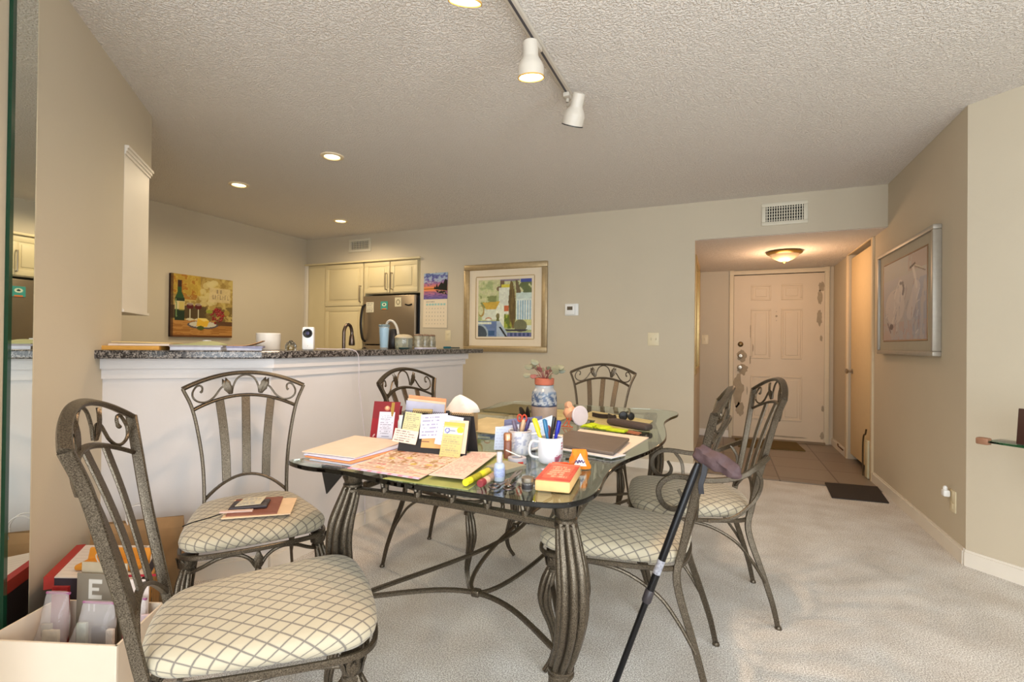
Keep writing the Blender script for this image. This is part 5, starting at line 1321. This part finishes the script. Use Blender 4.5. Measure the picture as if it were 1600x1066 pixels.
LG = mat('plant_leaf', (.44, .45, .37), .45, var=.2, scale=30); STM = mat('plant_stem', (.52, .30, .28), .6); LR = mat('plant_leaf_red', (.50, .30, .28), .45, var=.2, scale=40)
rnd = random.Random(12)
LV = [(-.078, -.005, .080, .024), (-.060, .015, .088, .026), (-.083, -.02, .045, .022), (-.035, -.01, .098, .024), (-.045, .03, .078, .02), (-.012, -.02, .064, .02), (.008, .01, .082, .022), (.020, -.02, .060, .02), (.050, -.01, .082, .026), (.072, .0, .086, .026), (.062, -.02, .068, .024), (.080, .02, .068, .022), (.030, .03, .070, .02), (-.02, .03, .060, .02), (.045, -.035, .040, .018), (-.04, -.03, .045, .02)]
for i, (x, y, z, sz) in enumerate(LV):
    x *= .86; z = z * 1.22 + .006; sz *= 1.1
    b0 = Vector((x * .12, y * .12, .036)); e_ = Vector((x, y, z))
    b = MB(); b.tube(cr([tuple(b0), tuple(b0.lerp(e_, .5) + Vector((0, 0, .006))), tuple(e_ * .9)], 4), .0016, 6); st = b.build('stem', STM, pot)
    b = MB(); d = Vector((x, y, .018 * rnd.uniform(-.5, 1.4))).normalized(); bs = e_ * .86
    nn = Vector((rnd.uniform(-.35, .35), -1, .35 + rnd.uniform(-.2, .4))); vs = []; N_ = 14; sd = d.cross(nn).normalized(); nn = sd.cross(d)
    ctr = bs + d * sz * .75
    for k in range(N_): a = 2 * PI * k / N_; vs.append(ctr + d * (sz * .75 * math.cos(a)) + sd * (sz * .52 * math.sin(a)) + nn * (.002 * math.cos(2 * a)))
    vs2 = [v_ + nn * .0025 for v_ in vs]; vs.append(ctr - nn * .002); vs2.append(ctr + nn * .005)
    b.add(vs + vs2, [(k, (k + 1) % N_, N_) for k in range(N_)] + [(N_ + 1 + (k + 1) % N_, N_ + 1 + k, 2 * N_ + 1) for k in range(N_)] + [(k, N_ + 1 + k, N_ + 1 + (k + 1) % N_, (k + 1) % N_) for k in range(N_)]); b.build('leaf', LR if i in (5, 7, 15) else LG, pot)

# black clamshell beside the vase
t = thing('glasses_case', 'black open glasses case standing against the left of the vase', 'case', (-.858, 2.150, Z), 0)
b = MB(); b.lathe([(.0, -.009), (.030, -.007), (.047, 0), (.046, .002), (.028, -.002), (0, -.003)], 26, (0, 0, .049), (.93, .10, .36)); b.build('shell', BLACK, t)
b = MB(); b.lathe([(.0, .004), (.030, .002), (.044, -.002), (.046, 0), (.030, .006), (0, .008)], 26, (.016, .022, .049), (.98, .16, .1)); b.build('lid', BLACK, t)

# hand fan / mirror cluster
t = thing('desk_fan', 'small peach handheld fan with a pale round face right of the vase', 'fan', (-.640, 2.235, Z))
b = MB(); b.lathe([(.0, -.012), (.030, -.012), (.045, -.004), (.046, .003), (.043, .006), (0, .006)], 30, (.03, 0, .058), (.75, -.55, .12)); b.build('fan_head', mat('fan_white', (.82, .78, .80), .4), t)
b = MB(); b.lathe([(.018, 0), (.034, .02), (.030, .05), (.012, .065), (0, .066)], 22, (.0, .012, .045), (-.65, .3, .6)); b.build('fan_back', mat('fan_peach', (.88, .66, .52), .4), t)
b = MB(); b.lathe([(.0, 0), (.016, .002), (.018, .012), (.016, .022), (0, .024)], 18, (-.040, .02, .098), (.8, -.5, .3)); b.build('fan_knob', mat('fan_peach', (.88, .66, .52), .4), t)
b = MB()
for (x0, x1) in ((-.050, -.012), (-.012, -.042), (-.03, .0)): b.tube([(x0, -.01, .004), (x1, .0, .062)], .0026, 6)
b.tube([(-.055, -.01, .004), (.0, -.01, .004)], .0026, 6); b.build('orange_stand', mat('orange_wire', (.80, .38, .22), .4), t)

# yellow-green glove, brown case, black strap
t = thing('cleaning_glove', 'lime green rubber glove lying behind the portfolio', 'glove', (-.50, 2.245, Z + .001), math.radians(-20))
b = MB(); bag_mesh(b, .10, .02, .075); b.box((.075, -.01, .008), (.09, .05, .012), rz=.1, bev=.005)
for k in range(4): b.tube(cr([(-.04, -.03 + k * .018, .010), (-.075, -.036 + k * .022, .012), (-.098, -.04 + k * .024, .008)], 4), .0072, 8)
b.build('glove_body', mat('lime_rubber', (.74, .80, .12), .5, var=.12, scale=40), t)
t = thing('folded_fan', 'reddish brown folding ruler lying against the lime glove', 'ruler', (-.405, 2.235, Z), math.radians(-32))
b = MB(); b.box((0, 0, .007), (.18, .018, .006), bev=.002); b.box((.006, -.016, .004), (.18, .012, .006), bev=.002); b.build('body', mat('cherry_wood', (.62, .38, .26), .45), t)
t = thing('eyeglass_case', 'long dark brown hard case lying on the receipts behind the glove', 'case', (-.405, 2.345, Z + .003), math.radians(-30))
b = MB(); b.box((0, 0, .016), (.235, .055, .028), bev=.010); b.build('case_shell', mat('brown_case', (.30, .25, .23), .45), t)
b = MB(); b.sweep(cr([(-.10, .02, .026), (-.17, .05, .03), (-.22, .10, .016), (-.27, .09, .014), (-.33, .10, .014)], 5), rect(.022, .004), ref=(0, 0, 1)); b.sweep(cr([(-.10, .03, .02), (-.15, .08, .025), (-.20, .13, .02), (-.22, .10, .012)], 5), rect(.010, .003), ref=(0, 0, 1)); b.build('strap', mat('dark_strap', (.17, .14, .13), .6), t)
t = thing('book_clips', 'pair of upright black oval clips on the far receipts', 'clip', (-.443, 2.50, Z + .003))
for dx, s in ((-.017, 1.15), (.022, 1.0)):
    b = MB(); b.lathe([(0, -.006), (.017 * s, -.004), (.020 * s, 0), (.017 * s, .004), (0, .006)], 20, (dx, 0, .030), (.9 if dx > 0 else .35, -1, 0)); o = b.build('oval_pad', BLACK, t)
b = MB(); b.box((0, 0, .004), (.05, .02, .006), bev=.002); b.build('foot', BLACK, t)

# receipts and mats on the far half
def receipt(u, v):
    c = Cv(u, v, (.78, .73, .54)); c.text(.04, .05, .96, .95, 14, (.62, .54, .36), .5, 3); c.put((fnoise(u, v, 9, 4) > .6), (.70, .66, .42), .5); return c.c
flat('receipt_sheet', [(-.72, 2.52), (-.335, 2.47), (-.33, 2.62), (-.70, 2.85)], Z, .002, receipt, 'yellowish printed sheet lying on the far right of the table', 'paper', nx=60, ny=40)
flat('receipt_sheet', [(-.58, 2.34), (-.30, 2.28), (-.33, 2.46), (-.60, 2.50)], Z, .0015, receipt, 'yellowish printed sheet under the brown eyeglass case', 'paper', nx=60, ny=40)
flat('receipt_sheet', [(-.98, 2.45), (-.76, 2.42), (-.73, 2.80), (-1.0, 2.82)], Z, .002, receipt, 'yellowish printed sheet on the far left behind the vase', 'paper', nx=60, ny=40)
flat('woven_mat', [(-1.27, 2.55), (-1.03, 2.52), (-1.02, 2.90), (-1.24, 2.93)], Z, .003, lambda u, v: Cv(u, v, (.46, .43, .30)).put(np.mod(u * 24, 1) < .3, (.38, .36, .26), .6).c, 'dark olive woven mat on the far left corner of the table', 'mat', nx=70, ny=30)
flat('place_mat', [(-1.16, 1.95), (-.90, 1.92), (-.88, 2.30), (-1.14, 2.34)], Z, .002, plain((.80, .74, .58), .05), 'tan place mat between the tissue box and the glasses case', 'mat')
t = thing('notebook_tray', 'low stack of cream note cards behind the mugs', 'note cards', (-.60, 1.80, Z), .1)
b = MB(); b.box((0, 0, .010), (.085, .07, .02), bev=.002); b.box((0, 0, .030), (.08, .066, .016), rz=.1, bev=.002); b.build('stack', CREAMP, t)

# ================================================================== PAPERS ON THE CHAIR
zc = .502
flat('chair_paper', [(-1.655, 1.232), (-1.475, 1.375), (-1.60, 1.525), (-1.80, 1.40)], zc, .004, plain((.92, .80, .66)), 'cream envelope lowest in the pile on the chair by the bar', 'paper')
flat('chair_paper', [(-1.655, 1.250), (-1.515, 1.350), (-1.650, 1.500), (-1.785, 1.395)], zc + .0045, .005, plain((.54, .34, .28), .03), 'brown notebook cover in the pile on the chair by the bar', 'notebook')
t = thing('wallet', 'dark wallet with folded receipts on the brown notebook on the chair', 'wallet', (-1.660, 1.355, zc + .010), math.radians(40))
b = MB(); b.box((0, 0, .007), (.13, .085, .013), bev=.005); b.build('wallet_body', mat('dark_wallet', (.20, .16, .17), .4), t)
b = MB(); b.tube(cr([(-.062, -.03, .008), (-.075, -.05, .0), (-.12, -.09, -.004), (-.155, -.12, -.004), (-.18, -.15, -.006)], 5), .0022, 7); b.build('cord', BLACK, t)
quad_sheet('receipt', [(-.045, -.035, .0145), (.04, -.03, .0145), (.05, .04, .022), (-.03, .045, .018)], .002, writing((.80, .76, .66), (.45, .48, .55), 5, .7, 3), parent=t, nx=24, ny=24)
flat('receipt_slip', [(-1.69, 1.250), (-1.60, 1.315), (-1.61, 1.328), (-1.70, 1.263)], zc + .0105, .006, plain((.84, .72, .66)), 'folded cream letter edge in front of the wallet on the chair', 'paper')

# ================================================================== CANE AND CLOTH AT CHAIR
t = thing('walking_cane', 'black telescoping cane leaning against the right front chair', 'cane', (-.33, 1.55, 0))
A = Vector((0, 0, .012)); B = Vector((.262, .085, .79)); d = (B - A).normalized(); L_ = (B - A).length
CN = mat('cane_black', (.07, .07, .08), .25, .3)
b = MB(); b.lathe([(.0095, 0), (.0095, L_ * .46)], 14, A, d); b.build('lower_shaft', CN, t)
b = MB(); b.lathe([(.0118, L_ * .44), (.0118, L_ * .95), (.009, L_ * .99)], 14, A, d); b.build('upper_shaft', CN, t)
b = MB(); b.lathe([(.0125, L_ * .43), (.0145, L_ * .435), (.0145, L_ * .475), (.0125, L_ * .48)], 14, A, d); b.build('collar', mat('collar_grey', (.22, .20, .21), .4), t)
b = MB(); b.lathe([(.012, L_ * .545), (.0121, L_ * .546), (.0121, L_ * .60), (.012, L_ * .601)], 14, A, d, close=False); b.build('size_label', mat('cane_label', (.55, .55, .58), .5, var=.6, scale=120), t)
b = MB(); b.lathe([(.011, 0), (.014, .004), (.013, .022), (.0095, .026)], 12, A - d * .01, d); b.build('rubber_tip', BLACK, t)
t = thing('cloth_pouch', 'mauve brown cloth pouch draped at the top of the cane between two chairs', 'pouch', (-.02, 1.60, .78))
b = MB(); n, m_ = 20, 22; path = cr([(-.052, .060, .040), (-.034, .05, .026), (-.005, .04, .016), (.022, .03, .006), (.048, .015, -.006), (.066, .005, -.018)], 6); k = len(path)
b.sweep(path, [(.024 * math.cos(2 * PI * i / n) * (1 + .10 * math.sin(3 * 2 * PI * i / n)), .024 * math.sin(2 * PI * i / n)) for i in range(n)], ref=(0, 0, 1), scale=lambda q: .45 + .65 * math.sin(PI * min(1, q * .88 + .12)) ** .6 + .06 * math.sin(q * 17))
b.v = [tuple(Vector(p) + Vector((math.sin(p[2] * 210 + p[0] * 90), math.sin(p[0] * 160 + p[2] * 120), math.sin(p[0] * 130 + p[1] * 240))) * .0032) for p in b.v]
o = b.build('pouch_body', mat('mauve_cloth', (.33, .255, .26), .7, var=.12, scale=16, bump=.8, bscale=26, bdist=.01), t)
b = MB(); b.sweep(cr([(-.030, .04, .01), (-.034, .035, -.03), (-.042, .03, -.06), (-.040, .03, -.09)], 5), rect(.016, .004), ref=(1, 0, 0)); b.build('hanging_strap', mat('strap_black', (.10, .09, .11), .5), t)

# ================================================================== THINGS ON THE BAR
zb = 1.0985


def pile(label, pts, z, h, fn, name='paper_pile', cat='papers', **kw): return flat(name, pts, z, h, fn, label, cat, **kw)


bd = Vector((.707, .707)); bn = Vector((-.69, .72))
def bp_(s, o_): v = Vector((-2.560, 1.315)) + Vector((.74, .672)) * s + Vector((-.672, .74)) * o_; return (v.x, v.y)
pile('amber padded envelope lowest on the pile at the left end of the bar', [bp_(-.02, .02), bp_(.215, .02), bp_(.215, .26), bp_(0, .26)], zb, .018, plain((.86, .64, .30), .05), 'envelope', 'envelope')
pile('white letters on the amber envelope at the left end of the bar', [bp_(.015, .03), bp_(.25, .035), bp_(.24, .25), bp_(.02, .25)], zb + .019, .009, plain((.88, .82, .76), .05))
pile('pale yellow folder topmost at the left end of the bar', [bp_(.02, .05), bp_(.25, .05), bp_(.245, .28), bp_(.04, .28)], zb + .029, .003, plain((.88, .78, .56), .03), 'folder', 'folder', lift=lambda u, v: .006 * (1 - u))
pile('white catalogues under the green folder on the bar', [bp_(.255, .03), bp_(.465, .03), bp_(.465, .25), bp_(.26, .25)], zb, .014, plain((.84, .86, .92), .05))
pile('grey magazine in the second pile on the bar', [bp_(.25, .035), bp_(.47, .045), bp_(.46, .26), bp_(.26, .25)], zb + .0145, .008, plain((.62, .60, .62), .1), 'magazine', 'magazine')
pile('sage green folder topmost on the second pile on the bar', [bp_(.262, .05), bp_(.455, .05), bp_(.45, .27), bp_(.27, .27)], zb + .023, .003, plain((.70, .72, .52), .03), 'folder', 'folder', lift=lambda u, v: .018 * math.sin(PI * u) * v)
pile('white letters in the bar pile nearest the corner', [bp_(.49, .03), bp_(.64, .06), bp_(.62, .26), bp_(.49, .25)], zb, .010, plain((.80, .82, .90), .08))
pile('blue-striped mail in the bar pile nearest the corner', [bp_(.485, .04), bp_(.645, .05), bp_(.63, .25), bp_(.49, .25)], zb + .0105, .010, plain((.56, .56, .66), .14, 20))
pile('brown envelope with curled corner topmost on the bar pile nearest the corner', [bp_(.488, .05), bp_(.64, .07), bp_(.63, .25), bp_(.50, .25)], zb + .021, .003, plain((.74, .56, .38), .06), 'envelope', 'envelope', lift=lambda u, v: .030 * max(0, u - .45) ** 1.5 * 2)
t = thing('white_canister', 'round white canister behind the papers on the bar', 'canister', (-2.345, 2.015, zb - .002 + .002))
b = MB(); b.lathe([(.060, 0), (.062, .004), (.0635, .088), (.060, .092), (.057, .088), (.055, .01), (0, .008)], 32); b.build('body', mat('canister_white', (.92, .90, .86), .4, var=.01), t)
t = thing('glass_dome', 'small clear glass dome ornament beside the white canister', 'ornament', (-2.17, 2.01, zb))
b = MB(); b.lathe([(.024, 0), (.030, .006), (.030, .024), (.022, .040), (.010, .046), (.008, .052), (0, .053), ], 22); b.build('dome', CLEAR, t)
b = MB(); b.lathe([(.0, .003), (.014, .004), (.012, .018), (0, .022)], 14); b.build('core', mat('gold_core', (.66, .56, .36), .4, .4), t)
t = thing('small_jar', 'little white-lidded jar behind the green folder on the bar', 'jar', (-2.52, 1.78, zb))
b = MB(); b.lathe([(.020, 0), (.021, .003), (.021, .030), (.018, .034)], 18); b.build('body', CLEAR, t)
b = MB(); b.lathe([(.020, .034), (.020, .048), (0, .049)], 18); b.build('lid', WHITE, t)
t = thing('security_camera', 'white upright camera device with a round black lens on the bar', 'camera', (-2.12, 2.085, zb), math.radians(35))
b = MB(); b.box((0, 0, .064), (.062, .045, .128), bev=.010); b.build('housing', WHITE, t)
b = MB(); b.lathe([(.024, 0), (.025, .003), (.020, .004), (.016, .001), (0, .001)], 28, (0, -.0228, .092), (0, -1, 0)); b.build('lens_ring', BLACK, t)
b = MB(); b.lathe([(.010, 0), (.008, .003), (0, .0045)], 18, (0, -.0238, .092), (0, -1, 0)); b.build('lens', mat('lens_glass', (.25, .25, .38), .1), t)
b = MB(); b.lathe([(.002, 0), (.002, .001)], 8, (0, -.0226, .022), (0, -1, 0)); b.build('status_light', STEEL, t)
b = MB(); b.tube(cr([(-2.10, 2.12, 1.106), (-2.06, 2.24, 1.103), (-2.02, 2.29, 1.104), (-1.992, 2.33, 1.085), (-2.00, 2.36, 1.02), (-2.015, 2.38, .90), (-2.022, 2.42, .72), (-2.030, 2.46, .52), (-2.035, 2.47, .30), (-2.04, 2.48, .02)], 8), .0022, 6); o = b.build('power_cable', mat('white_cable', (.84, .80, .82), .5), None); tag(o, 'thin white cable from the camera hanging down the front of the bar', 'cable')
t = thing('plastic_tumbler', 'clear tumbler of pale blue liquid on the bar', 'tumbler', (-2.17, 2.815, zb))
b = MB(); b.lathe([(.026, 0), (.028, .003), (.036, .160), (.0345, .160), (.027, .008), (0, .006)], 28); b.build('glass_wall', mat('thin_clear', (.9, .95, .97), .08, alpha=.22), t)
b = MB(); b.lathe([(.0245, .012), (.0255, .014), (.0325, .148), (0, .149)], 28); b.build('blue_liquid', mat('sky_blue_fill', (.50, .72, .84), .4, var=.02), t)
b = MB(); b.lathe([(.036, .155), (.0385, .158), (.0385, .170), (.034, .172), (0, .171)], 28); b.build('lid', mat('tumbler_lid', (.62, .70, .72), .2, trans=.5), t)
t = thing('glass_canister', 'ribbed clear glass container with a pale domed lid on the bar', 'container', (-2.18, 3.06, zb))
pr_ = [((.062 + (.002 if i % 2 else 0))) for i in range(60)]
b = MB(); vs = []
for z, s in ((0, .95), (.006, 1), (.075, 1.02), (.080, 1.0)):
    for i in range(60): a = 2 * PI * i / 60; vs.append((pr_[i] * s * math.cos(a), pr_[i] * s * math.sin(a), z))
b.add(vs, [(j * 60 + i, j * 60 + (i + 1) % 60, (j + 1) * 60 + (i + 1) % 60, (j + 1) * 60 + i) for j in range(3) for i in range(60)] + [tuple(range(59, -1, -1)), tuple(180 + i for i in range(60))]); b.build('ribbed_glass', mat('ribbed_clear', (.80, .82, .76), .12, trans=.7), t)
b = MB(); b.lathe([(.066, .080), (.066, .088), (.055, .100), (.03, .108), (0, .110)], 30); b.build('lid', mat('lid_cream', (.80, .74, .62), .35), t)
t = thing('cloth_iron', 'dark appliance with a white looped handle standing behind the tumbler', 'appliance', (-2.34, 3.15, zb))
b = MB(); b.lathe([(.05, 0), (.055, .01), (.05, .11), (.03, .15), (0, .155)], 20); b.build('body', mat('dark_appliance', (.16, .15, .15), .35), t)
b = MB(); b.tube(cr([(-.050, -.02, .12), (-.048, -.02, .19), (-.02, -.02, .215), (.02, -.02, .20), (.05, -.02, .15), (.06, -.02, .09)], 6), .010, 9); b.build('handle', mat('handle_white', (.82, .80, .76), .35), t)
cj = None
for i, (x, y, lab) in enumerate([(-2.14, 3.19, 'patterned glass jar leftmost of the three on the bar'), (-2.15, 3.29, 'patterned glass jar in the middle of the three on the bar'), (-2.16, 3.40, 'patterned glass jar rightmost of the three on the bar')]):
    if cj is None:
        cj = thing('patterned_jar', lab, 'jar', (x, y, zb), group='patterned glass jars on the bar')
        b = MB(); b.lathe([(.030, 0), (.036, .006), (.038, .05), (.035, .085), (.032, .10)], 24); b.build('body', mat('jar_pattern', (.62, .60, .52), .15, var=.6, scale=38, trans=.2), cj)
        b = MB(); b.lathe([(.034, .10), (.035, .104), (.030, .112), (0, .116)], 24); b.build('lid', mat('jar_lid', (.50, .40, .32), .4, var=.3, scale=60), cj)
        o = cj
    else: o = copy_tree(cj); o.location = (x, y, zb); o['label'] = lab
t = thing('paper_napkins', 'low white folded napkins in front of the patterned jars on the bar', 'napkins', (-2.08, 3.20, zb), .0)
b = MB(); b.box((0, 0, .006), (.07, .20, .012), bev=.003); b.build('stack', mat('napkin_white', (.86, .84, .90), .8), t)
t = thing('tool_knife', 'teal and dark utility tool lying near the far end of the bar', 'tool', (-2.14, 3.68, zb), math.radians(70))
b = MB(); b.box((-.04, 0, .010), (.07, .024, .018), bev=.004); b.build('teal_grip', mat('teal_plastic', (.12, .40, .46), .4), t)
b = MB(); b.box((.045, 0, .008), (.10, .016, .010), bev=.003); b.build('dark_end', mat('tool_dark', (.22, .26, .26), .4), t)
t = thing('tumbler_stand', 'small dark teal dish between the tumbler and the glass container', 'dish', (-2.085, 2.93, zb))
b = MB(); b.lathe([(.030, 0), (.038, .004), (.040, .012), (.036, .013), (.0, .006)], 24); b.build('dish', mat('teal_dark', (.18, .28, .28), .3), t)

# ================================================================== LEFT CORNER: BOXES AND BAGS
t = thing('storage_bin', 'open white cardboard storage bin full of papers at the lower left', 'box')
A_, B_, C_, D_ = (-1.90, .700), (-1.530, .835), (-1.650, 1.035), (-1.985, .905)
WB = mat('white_cardboard', (.90, .84, .76), .75, var=.03, scale=6)
def boxwall(b, p, q, z0, z1, t_=.006):
    p = Vector(p); q = Vector(q); d = (q - p).normalized(); n = Vector((-d.y, d.x)) * t_
    b.prism([tuple(p), tuple(q), tuple(q + n), tuple(p + n)], z0, z1)
for (p, q) in ((A_, B_), (B_, C_), (C_, D_), (D_, A_)):
    b = MB(); boxwall(b, p, q, .002, .30); b.build('side_wall', WB, t, False)
b = MB(); b.prism([A_, B_, C_, D_], .001, .006); b.build('bottom', WB, t, False)
cen = Vector(((A_[0] + C_[0]) / 2, (A_[1] + C_[1]) / 2, 0))


def up_sheet(name, p, q, z0, z1, th, fn, label, cat, lean=(0, 0), **kw):
    p = Vector((*p, z0)); q = Vector((*q, z0)); l = Vector((lean[0], lean[1], z1 - z0))
    return quad_sheet(name, [p, q, q + l, p + l], th, fn, label, cat, **kw)


up_sheet('red_folder', (-1.950, .880), (-1.905, .900), .01, .36, .010, plain((.55, .10, .10), .03), 'dark red folder standing in the storage bin at the left', 'folder', (.0, .005), nx=8, ny=8)
up_sheet('grey_booklet', (-1.885, .912), (-1.755, .956), .01, .40, .004, lambda u, v: Cv(u, v, (.52, .48, .42)).rect(.30, .80, .38, .95, (.82, .80, .76)).rect(.30, .80, .62, .83, (.82, .80, .76)).rect(.30, .865, .55, .885, (.82, .80, .76)).rect(.30, .92, .62, .95, (.82, .80, .76)).rect(.30, .70, .34, .78, (.78, .76, .72)).rect(.42, .70, .46, .78, (.78, .76, .72)).rect(.30, .76, .46, .78, (.78, .76, .72)).c, 'grey booklet with large pale letter E standing at the back of the storage bin', 'booklet', (-.003, .006), nx=70, ny=120)
up_sheet('cream_folder', (-1.885, .925), (-1.74, .975), .01, .43, .004, plain((.72, .66, .56), .03), 'plain taupe folder behind the grey booklet in the storage bin', 'folder', (-.003, .005), nx=8, ny=8)
up_sheet('white_folder', (-1.725, .965), (-1.665, .992), .01, .385, .004, plain((.86, .80, .76), .03), 'off-white folder at the right rear of the storage bin', 'folder', (-.005, .01), nx=8, ny=8)


def zipbag(label, c_, w_, h_, d_, rz, z, fill, lean=.03):
    t = thing('zip_bag', label, 'plastic bag', (c_[0], c_[1], z), rz)
    b = MB(); bag_mesh(b, w_, h_, d_, lean=lean); b.build('clear_pouch', CLEARP, t)
    b = MB(); b.tube([(-w_ * .34, lean, h_ - .004), (w_ * .34, lean, h_ - .004)], .004, 7); b.build('zip_strip', mat('purple_zip', (.62, .36, .52), .4), t)
    for (x, zz, sx, sz, col) in fill:
        b = MB(); b.box((x, lean * zz / h_, zz), (sx, .012, sz), bev=.003); b.build('content', mat('c%02d%02d%02d' % tuple(int(99 * q) for q in col), col, .5, var=.2, scale=60), t)


zipbag('clear zip bag holding dark batteries at the front of the storage bin', (-1.735, .875), .15, .16, .05, math.radians(20), .185, [(.02, .055, .045, .08, (.20, .18, .18)), (-.035, .06, .03, .09, (.72, .74, .68)), (.055, .05, .022, .08, (.82, .78, .74))])
zipbag('clear zip bag with cream contents at the left of the storage bin', (-1.870, .835), .11, .21, .05, math.radians(20), .155, [(0, .06, .05, .09, (.80, .74, .62)), (-.02, .10, .03, .04, (.66, .62, .54))])
zipbag('clear zip bag with pink packets at the right of the storage bin', (-1.655, .945), .06, .15, .03, math.radians(25), .190, [(0, .05, .07, .06, (.74, .36, .42)), (.02, .09, .04, .03, (.82, .74, .76))])
b = MB(); b.tube([(-1.86, .965, .37), (-1.62, 1.01, .405)], .004, 8); o = b.build('red_strap', mat('crimson_strap', (.62, .12, .20), .4), None); tag(o, 'thin crimson strap lying across the tops of the bin papers', 'strap')
up_sheet('blue_binder', (-1.885, .745), (-1.70, .812), .01, .245, .004, plain((.36, .46, .58), .03), 'slim blue folder inside the near wall of the storage bin', 'folder', (0, .004), nx=8, ny=8)

# white carton behind the bin
t = thing('document_carton', 'white printed carton with red edge standing behind the storage bin', 'box')
A_, B_, C_, D_ = (-2.075, .940), (-1.800, 1.052), (-2.03, 1.25), (-2.29, 1.135)
def printed(u, v):
    c = Cv(u, v, (.88, .84, .80))
    for r in range(9): c.rect(.04, .08 + r * .095, .80, .095 + r * .095, (.78, .74, .70), .7)
    c.put((u > .80) & (v > .70) & (np.mod(u * 16, 1) < .5) & (np.mod(v * 14, 1) < .5), (.30, .28, .28), .8)
    return c.c
b = MB(); b.prism([A_, B_, C_, D_], .002, .335); b.build('carton_body', mat('carton_side', (.22, .18, .22), .6), t, False)
quad_sheet('printed_lid', [(*A_, .336), (*B_, .336), (*C_, .336), (*D_, .336)], .003, printed, parent=t, nx=70, ny=70)
b = MB(); dl = (Vector(D_) - Vector(A_)).normalized(); nl_ = Vector((-dl.y, dl.x)) * .028
b.prism([A_, D_, tuple(Vector(D_) + nl_), tuple(Vector(A_) + nl_)], .30, .343); b.build('red_edge', mat('red_edge', (.66, .18, .14), .6), t, False)
t = thing('amber_envelope', 'amber padded mailer lying on the white carton', 'envelope', (-1.975, 1.062, .3395), math.radians(23))
b = MB(); b.box((0, .0, .012), (.22, .07, .020), rx=0, bev=.008); b.box((0, .03, .030), (.22, .012, .055), rx=-.25, bev=.005); b.build('mailer', mat('amber_paper', (.84, .56, .18), .6, var=.06), t)
b = MB(); b.tube(cr([(-.03, -.02, .018), (-.035, -.03, .055), (-.01, -.033, .07), (.02, -.03, .055), (.02, -.02, .018)], 5), .0022, 7); b.build('string_loop', mat('string_white', (.86, .82, .76), .7), t)
up_sheet('amber_mailer', (-1.785, 1.065), (-1.90, 1.165), .004, .335, .008, lambda u, v: Cv(u, v, (.78, .54, .22)).put(fnoise(u, v, 9, 3) > .55, (.70, .46, .18), .7).put((u > .05) & (u < .14) & (v > .4) & (np.mod(v * 12, 1) < .5), (.25, .2, .12), .8).c, 'amber mailer standing against the right side of the white carton', 'envelope', nx=30, ny=40)
# brown paper bags
t = thing('paper_bag', 'large brown paper bag with white twisted handles by the bar wall', 'paper bag', (-2.30, 1.335, 0), math.radians(42))
b = MB(); vs = []
for j, z in enumerate((.002, .10, .22, .33, .372)):
    w_ = .165; d_ = .055 - .012 * j
    for (x, y) in ((-w_, -d_), (-w_ * .3, -d_ - .006), (w_ * .4, -d_ + .004), (w_, -d_), (w_ * .98, d_), (-w_ * .98, d_)): vs.append((x, y, z + (.006 * math.sin(x * 40) if j == 4 else 0)))
b.add(vs, [(j * 6 + i, j * 6 + (i + 1) % 6, (j + 1) * 6 + (i + 1) % 6, (j + 1) * 6 + i) for j in range(4) for i in range(6)] + [tuple(range(5, -1, -1))]); b.build('bag_body', KRAFT, t, False)
for s in (-1, 1):
    b = MB(); b.tube(cr([(-.035, s * .012, .35), (-.045, s * .015, .40), (-.02, s * .018, .435), (.015, s * .018, .435), (.04, s * .015, .40), (.035, s * .012, .35)], 6), .0028, 7); b.build('bag_handle', mat('twisted_handle', (.84, .82, .80), .7), t)

# ================================================================== GLASS SHELF AT RIGHT
t = thing('glass_shelf', 'glass shelf with a copper corner cap at the right edge of the photo', 'shelf', (1.143, 2.905, .742), math.radians(-45))
b = MB(); b.box((.41, 0, 0), (.80, .30, .009), bev=.002); b.build('glass_plate', GLASS, t)
b = MB(); b.box((0, -.135, 0), (.045, .035, .030), bev=.006); b.build('corner_cap', mat('copper_corner', (.60, .44, .34), .45, .2), t)
for x in (.12, .72):
    b = MB(); b.box((x, .1, -.022), (.02, .30, .03)); b.box((x, .18, -.12), (.02, .02, .22)); b.build('bracket', STEEL, t, False)
t = thing('dark_frame', 'dark wood picture frame standing on the glass shelf at the right edge', 'picture frame', (1.135, 2.745, .7475), math.radians(-45))
b = MB(); b.box((.08, 0, .075), (.16, .018, .15), rx=-.12, bev=.003); b.build('frame', mat('dark_walnut', (.24, .14, .11), .4), t)
